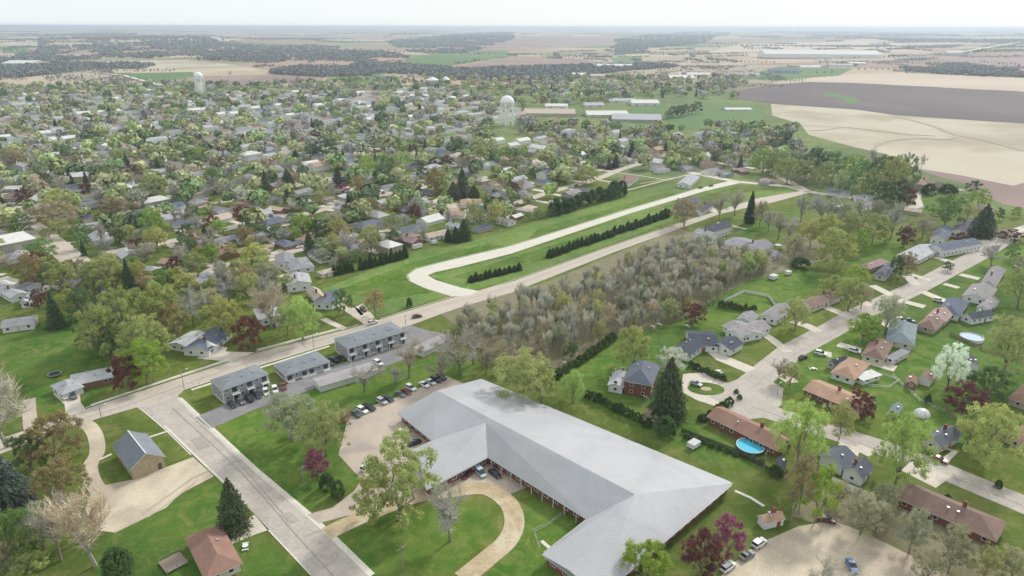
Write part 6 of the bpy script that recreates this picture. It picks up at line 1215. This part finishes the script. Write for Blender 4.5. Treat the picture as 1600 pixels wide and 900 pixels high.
# ================================================================== POLES, FENCES, POOLS, SMALL THINGS
def pole(x, yb, yt, label, kind='pole'):
    P = G(x, yb); d = ray(x, yt); h = CAMH+d[2]/math.hypot(d[0], d[1])*P.length; root = ob('street_lamp' if kind == 'lamp' else 'utility_pole', None, None, (P.x, P.y, 0), nearest_dir(P)[1])
    ob('pole', cyl('pole', .17, .11, 0, h, M['wood'] if kind != 'lamp' else M['metal'], 8), root)
    if kind == 'pole':
        ob('crossarm', boxes('crossarm', [(-.07, -1.2, h-.9, .07, 1.2, h-.76)], [M['wood']]), root)
        for s in (-1.1, -.4, .4, 1.1): ob('insulator', cyl('insulator', .06, .05, h-.75, h-.52, M['trim'], 6, 0, s), root)
    if kind == 'lamp':
        v, q = tubes([[((0, 0, h-.1), .06), ((.9, 0, h+.15), .05), ((1.8, 0, h+.1), .05)]], 6); ob('arm', me('arm', v, q, [M['metal']]), root); ob('lamp_head', boxes('lamp_head', [(1.6, -.16, h-.02, 2.3, .16, h+.14)], [M['lampglass']]), root)
    tag(root, label, 'street lamp' if kind == 'lamp' else 'pole')
for a in ((116, 511, 485, 'wooden utility pole on the big left lawn'), (233, 602, 574, 'left one of three poles beneath the bright lime tree'), (242, 600, 574, 'middle one of three poles beneath the bright lime tree'), (267, 592, 567, 'right one of three poles beneath the bright lime tree'), (474, 531, 506, 'pole above the main road below the thin yellow-green tree'), (1008, 657, 616, 'tall pole in front of the brick house'), (632, 893, 853, 'pole standing on the round lawn'), (478, 765, 728, 'leaning pole beside the small maroon-leaved tree'), (1195, 732, 700, 'pole right of the blue pool'), (1238, 812, 782, 'short pole at the corner of the gravel lot'), (128, 714, 690, 'pole inside the curve of the gravel drive'), (1022, 642, 618, None)):
    if a[3]: pole(*a)
for a in ((289, 611, 581, 'street lamp at the mouth of the side street'), (160, 658, 637, 'street lamp on the main road near the gravel drive'), (491, 546, 524, 'street lamp by the main road above the single-storey block'), (877, 588, 568, 'street lamp at the end of the hedge by the wood'), (1215, 615, 598, 'street lamp at the turning circle'), (634, 508, 492, 'street lamp beside the maroon car on the main road')): pole(*a, kind='lamp')
def pool(x, y, wpx, hm, label, wallc, water=True):
    P = G(x, y, hm); R = wpx/ppm(P)/2; root = ob('swimming_pool', None, None, (P.x, P.y, .03)); ob('pool_wall', cyl('pool_wall', R, R, 0, hm, M['navyw'] if wallc else M['trim'], 28, cap=False), root)
    ob('water', cyl('water', R-.1, R-.1, hm-.35, hm-.18, M['water'] if water else M['coverm'], 28), root); v, q = tubes([[((R*math.cos(2*math.pi*j/28), R*math.sin(2*math.pi*j/28), hm), .14) for j in range(29)]], 6); ob('rim', me('rim', v, q, [M['trim']]), root)
    ob('ladder', boxes('ladder', [(R-.1, -.3, hm-.3, R-.02, -.24, hm+.8), (R-.1, .24, hm-.3, R-.02, .3, hm+.8), (R+.5, -.3, 0, R+.56, -.24, hm+.8), (R+.5, .24, 0, R+.56, .3, hm+.8)]+[(R+.5, -.24, .3*k, R+.56, .24, .3*k+.05) for k in range(1, 5)], [M['trim']]), root); tag(root, label, 'pool')
M['navyw'] = flat('pool_wall_blue', (.06, .1, .16)); M['coverm'] = flat('pool_cover', (.3, .42, .58))
pool(1174, 694, 42, 1.3, 'round above-ground pool with bright turquoise water and dark wall', True); pool(1519, 522, 32, 1.3, 'round pale blue covered pool right of the teal-grey roof', False, False)
P = G(87, 591); tr = ob('trampoline', None, None, (P.x, P.y, 0)); ob('mat', cyl('mat', 2.0, 2.0, .82, .86, M['black'], 20), tr); v, q = tubes([[((2.15*math.cos(2*math.pi*j/20), 2.15*math.sin(2*math.pi*j/20), .88), .12) for j in range(21)]], 6); ob('frame', me('frame', v, q, [M['metal']]), tr)
for j in range(4): ob('leg', cyl('leg', .05, .05, 0, .86, M['metal'], 6, 2.15*math.cos(1.57*j), 2.15*math.sin(1.57*j)), tr)
tag(tr, 'round dark trampoline behind the left ranch house', 'trampoline')
P = G(1441, 645); dt = ob('dome_tent', None, None, (P.x, P.y, 0)); V = []; Fc = []
for i in range(7):
    a = i*math.pi/12; V += [(2.7*math.cos(a)*math.cos(2*math.pi*j/14), 2.3*math.cos(a)*math.sin(2*math.pi*j/14), 2.4*math.sin(a)) for j in range(14)]
for i in range(6):
    for j in range(14): Fc.append((i*14+j, i*14+(j+1) % 14, (i+1)*14+(j+1) % 14, (i+1)*14+j))
ob('canopy', me('canopy', V, Fc, [M['lampglass']]), dt); v, q = tubes([[((2.72*math.cos(t/10*math.pi), 0, 2.42*math.sin(t/10*math.pi)), .05) for t in range(11)], [((0, 2.32*math.cos(t/10*math.pi), 2.44*math.sin(t/10*math.pi)), .05) for t in range(11)]], 5); ob('tent_pole', me('tent_pole', v, q, [M['metal']]), dt); tag(dt, 'pale grey domed play tent on the back lawn beside the orange shed', 'tent')
def fence(pts, label, h=1.4, mat='wood', boards=True, gap=2.4):
    P = [G(*p) for p in pts]; root = ob('garden_fence', None, None, tuple(P[0])); o = P[0]; k = 0; bmsh = None
    pm = boxes('post', [(-.07, -.07, 0, .07, .07, h+.1)], [M[mat]])
    for a, b in zip(P[:-1], P[1:]):
        n = max(1, int((b-a).length/gap)); d = (b-a)/n; ang = math.atan2(d.y, d.x); ln = d.length
        rail = boxes('rail', [(0, -.03, h*.25, ln, .03, h*.25+.08), (0, -.03, h*.85, ln, .03, h*.85+.08)], [M[mat]])
        pan = boxes('panel', [(.1+i*.3, .032, .08, .1+i*.3+.24, .06, h) for i in range(max(1, int((ln-.15)/.3)))], [M[mat]]) if boards else None
        for i in range(n):
            p = a+d*i-o; ob('post', pm, root, (p.x, p.y, 0), ang); ob('rail', rail, root, (p.x, p.y, 0), ang)
            if pan: ob('panel', pan, root, (p.x, p.y, 0), ang)
    tag(root, label, 'fence')
fence([(1068, 676), (1110, 692), (1150, 705), (1190, 728), (1206, 738)], 'dark board fence running behind the blue pool', 1.5, 'darkw') if 0 else None
M['darkw'] = flat('dark_green_boards', (.07, .1, .075), .9, .1)
fence([(1066, 674), (1110, 691), (1150, 706), (1192, 729), (1208, 738)], 'dark green board fence running behind the blue pool', 1.6, 'darkw')
fence([(1335, 586), (1350, 600), (1390, 603), (1405, 592), (1372, 580)], 'low pale fence round the sandy yard behind the orange-tan hip roof', 1.0, 'trim', False)
fence([(1132, 470), (1163, 455), (1200, 462), (1212, 478)], 'white board fence curving round the patio behind the lilac-grey roof', 1.5, 'trim')
fence([(1485, 520), (1540, 545), (1600, 560)], 'brown board fence right of the pale blue pool', 1.5, 'wood'); fence([(1395, 585), (1440, 625), (1500, 650)], 'long thin rail fence across the back lawn by the tent', 1.1, 'metal', False)
fence([(836, 832), (858, 822), (888, 800)], 'thin metal rail fence beside the south wing courtyard', 1.2, 'metal', False); fence([(836, 832), (846, 860)], 'short metal rail fence at the wing corner', 1.2, 'metal', False)
# benches, hedged patio furniture, mail boxes as small true objects
def furniture(x, y, label, cat='garden table', c='trim'):
    P = G(x, y); r = ob('garden_table', None, None, (P.x, P.y, 0), rnd.uniform(0, 3)); ob('table_top', cyl('table_top', .75, .75, .7, .76, M[c], 14), r)
    for j in range(3): ob('leg', cyl('leg', .05, .05, 0, .7, M[c], 6, .5*math.cos(2.1*j), .5*math.sin(2.1*j)), r)
    for j in range(2):
        s = ob('bench', boxes('bench', [(-.8, -.18, .42, .8, .18, .48), (-.7, -.12, 0, -.62, .12, .42), (.62, -.12, 0, .7, .12, .42)], [M[c]]), r, (0, 1.2*(j*2-1), 0))
    tag(r, label, cat)
furniture(1021, 511, 'white garden table on the lawn behind the navy-roofed house'); furniture(1030, 507, 'second white garden table, right of the first on the lawn'); furniture(1074, 509, 'white garden table beneath the low purple-brown tree'); furniture(136, 543, 'small white bench set on the big left lawn'); furniture(1124, 580, 'white table on the lawn strip by the driveway hedge'); furniture(386, 858, 'white bench set beside the brown hip-roofed house'); furniture(1271, 575, 'white bench set in the front lawn near the street')
def sheetstack(x, y, wd, dp, h, label, c='trim'):
    P = G(x, y); r = ob('garden_trailer', None, None, (P.x, P.y, 0), nearest_dir(P)[1]); ob('body', boxes('body', [(-wd/2, -dp/2, .4, wd/2, dp/2, h)], [M[c]]), r); ob('lid', boxes('lid', [(-wd/2-.08, -dp/2-.08, h+.002, wd/2+.08, dp/2+.08, h+.12)], [M['metal']]), r)
    for sx in (-1, 1):
        for sy in (-1, 1): ob('wheel', CP['sedan'][3], r, (sx*wd*.3, sy*dp/2, .34))
    tag(r, label, 'trailer')
sheetstack(652, 389, 6, 2.4, 2.4, 'white trailer parked at the meadow edge behind the houses'); sheetstack(678, 382, 3, 2, 2, 'smaller white trailer right of the first at the meadow edge'); sheetstack(1208, 434, 4, 3, 2.2, 'white box trailer on the lawn beside the bare wood'); sheetstack(1231, 427, 3, 2.2, 2, 'grey-lidded small trailer right of the white box on the lawn'); sheetstack(1085, 697, 3.5, 2.5, 1.8, 'pale box trailer beside the fence left of the pool')
def dish(x, y):
    P = G(x, y); r = ob('satellite_dish', None, None, (P.x, P.y, 0)); ob('mast', cyl('mast', .12, .12, 0, 2.4, M['metal'], 8), r); ob('bowl', cyl('bowl', .3, 2.0, 2.2, 3.0, M['trim'], 18), r); tag(r, 'big white satellite dish on the lawn right of the grey farmhouse', 'satellite dish')
dish(1215, 388)
shed(10, 392, 66, 22, 14, 'white', 'tanw', 'large white flat-roofed building with tan walls at the left edge of the street', 'flat', GA, 'building', 'flat_roofed_building')

# ================================================================== HAZE
hz = boxes('haze', [(-46500, -46500, -8, 46500, 46500, 127)], []); hm = bpy.data.materials.new('haze_air'); hm.use_nodes = True; t = hm.node_tree; t.nodes.clear()
vp = t.nodes.new('ShaderNodeVolumePrincipled'); vp.inputs['Color'].default_value = (.78, .88, 1, 1); vp.inputs['Density'].default_value = HAZE = 0.0001; vp.inputs['Anisotropy'].default_value = 0.3
t.links.new(vp.outputs[0], t.nodes.new('ShaderNodeOutputMaterial').inputs['Volume']); hz.materials.append(hm); ho = struct(ob('haze', hz), 'stuff')

# ================================================================== LABELS that need to know their neighbours
LM = [(320, 560, 'the olive grove above the main road'), (20, 380, 'the large white flat-roofed building'), (80, 380, 'the wide street at the left edge'), (190, 440, 'the dark cypress at left'), (230, 365, 'the lime tree on the long street'), (300, 400, 'the orange-roofed long house'), (340, 285, 'the bright green upright tree'), (380, 340, 'the brown-maroon tree'), (450, 345, 'the forked mid-town street'), (440, 300, 'the white houses left of mid town'), (500, 410, 'the house with the curving drive'), (535, 295, 'the magenta bush in mid town'), (590, 270, 'the tall lime tree in mid town'), (600, 410, 'the meadow-edge hedge'), (660, 310, 'the blue-roofed pair'), (690, 250, 'the two maroon town trees'), (722, 290, 'the tall dark conifer'), (720, 345, 'the tan-roofed town houses'), (800, 300, 'the round maroon tree'), (850, 270, 'the street above the evergreen screen'), (920, 320, 'the evergreen screen'), (960, 275, 'the green corner lot'), (1075, 270, 'the cross street'), (1100, 320, 'the upper road junction'), (1180, 350, 'the grey farmhouse'), (1190, 240, 'the lime tree at the town end'),
      (791, 190, 'the large water tower'), (312, 150, 'the small water tower'), (105, 160, 'the long orange-roofed building'), (30, 180, 'the upper left corner of town'), (60, 240, 'the rows at the left edge'), (160, 230, 'the left town blocks'), (200, 180, 'the lawn in the far left town'), (400, 170, 'the blocks right of the small tower'), (488, 165, 'the slate church hall'), (570, 170, 'the far middle of town'), (420, 220, 'the upper mid-left blocks'), (560, 215, 'the upper middle blocks'), (680, 140, 'the grain bins'), (660, 190, 'the blocks left of the large tower'), (720, 225, 'the blocks below the large tower'), (860, 175, 'the tan school building'), (960, 185, 'the white school blocks'), (880, 225, 'the rows below the school'), (1000, 235, 'the houses above the cross street'), (1100, 205, 'the right end of the playing field'), (1160, 175, 'the playing field'), (1240, 270, 'the trees by the tan field'), (1320, 270, 'the tree belt before the tan field'), (1400, 280, 'the farmhouse by the field'), (1300, 340, 'the grey brush'), (1340, 380, 'the dark lawn'), (1500, 330, 'the wide green tree'), (1560, 380, 'the right-edge drive'), (1330, 440, 'the olive trees left of the street'), (1580, 450, 'the right edge houses'), (1440, 440, 'the right residential street'), (1530, 560, 'the round covered pool'), (1480, 650, 'the domed tent'), (1390, 800, 'the long brown ranch'), (1500, 860, 'the lower right thicket'), (1300, 740, 'the slate split-level house'), (1300, 880, 'the blue car in the gravel lot'), (1100, 600, 'the ring drive'), (880, 560, 'the wood hedge'), (760, 560, 'the near corner of the wood'), (840, 620, 'the nursing home roof edge'), (600, 600, 'the garage rows'), (600, 800, 'the dirt drive'), (480, 480, 'the house beside the meadow'), (380, 480, 'the bare tree above the road'), (140, 480, 'the dark conifer at far left'), (80, 860, 'the lower left thicket'), (40, 740, 'the blue-grey spruce'), (1200, 400, 'the right end of the wood'), (1170, 640, 'the turning circle'), (900, 120, 'the sheds beyond town'), (1150, 120, 'the far right pastures'), (200, 90, 'the far left farmland'), (600, 80, 'the far central woods'), (1000, 80, 'the far brown fields'), (1450, 80, 'the far right horizon'), (100, 300, 'the blocks above the wide left street'), (520, 240, 'the row left of the tall lime tree'), (250, 260, 'the blocks left of the bright green tree')]
ORD = ['leftmost', 'second from left', 'third from left', 'fourth from left', 'fifth from left', 'sixth from left', 'seventh from left', 'eighth from left', 'ninth from left', 'tenth from left']
grp = {}
for o, desc in PENDING:
    px, py = pix(o.location.x, o.location.y, 2); lm = min(LM, key=lambda l: (l[0]-px)**2+(2.2*(l[1]-py))**2); grp.setdefault((desc, lm[2]), []).append((float(px), float(py), o))
for (desc, lm), L_ in grp.items():
    L_.sort(key=lambda q: q[0]); n = len(L_)
    for i, (px, py, o) in enumerate(L_):
        if n == 1: s = '%s near %s' % (desc, lm)
        elif n <= 10: s = '%s near %s, %s' % (desc, lm, 'rightmost' if i == n-1 else ORD[i])
        else: s = '%s near %s' % (desc, lm); o['group'] = '%ss near %s' % (desc, lm)
        if len(s.split()) > 16: s = s.replace(' with', ',', 1) if 0 else ' '.join(s.replace('with ', '').replace(' walls', '-walled').split())
        w_ = s.split()
        o['label'] = ' '.join(w_[:16]) if len(w_) > 16 else s
print('objects', len(COL.objects))
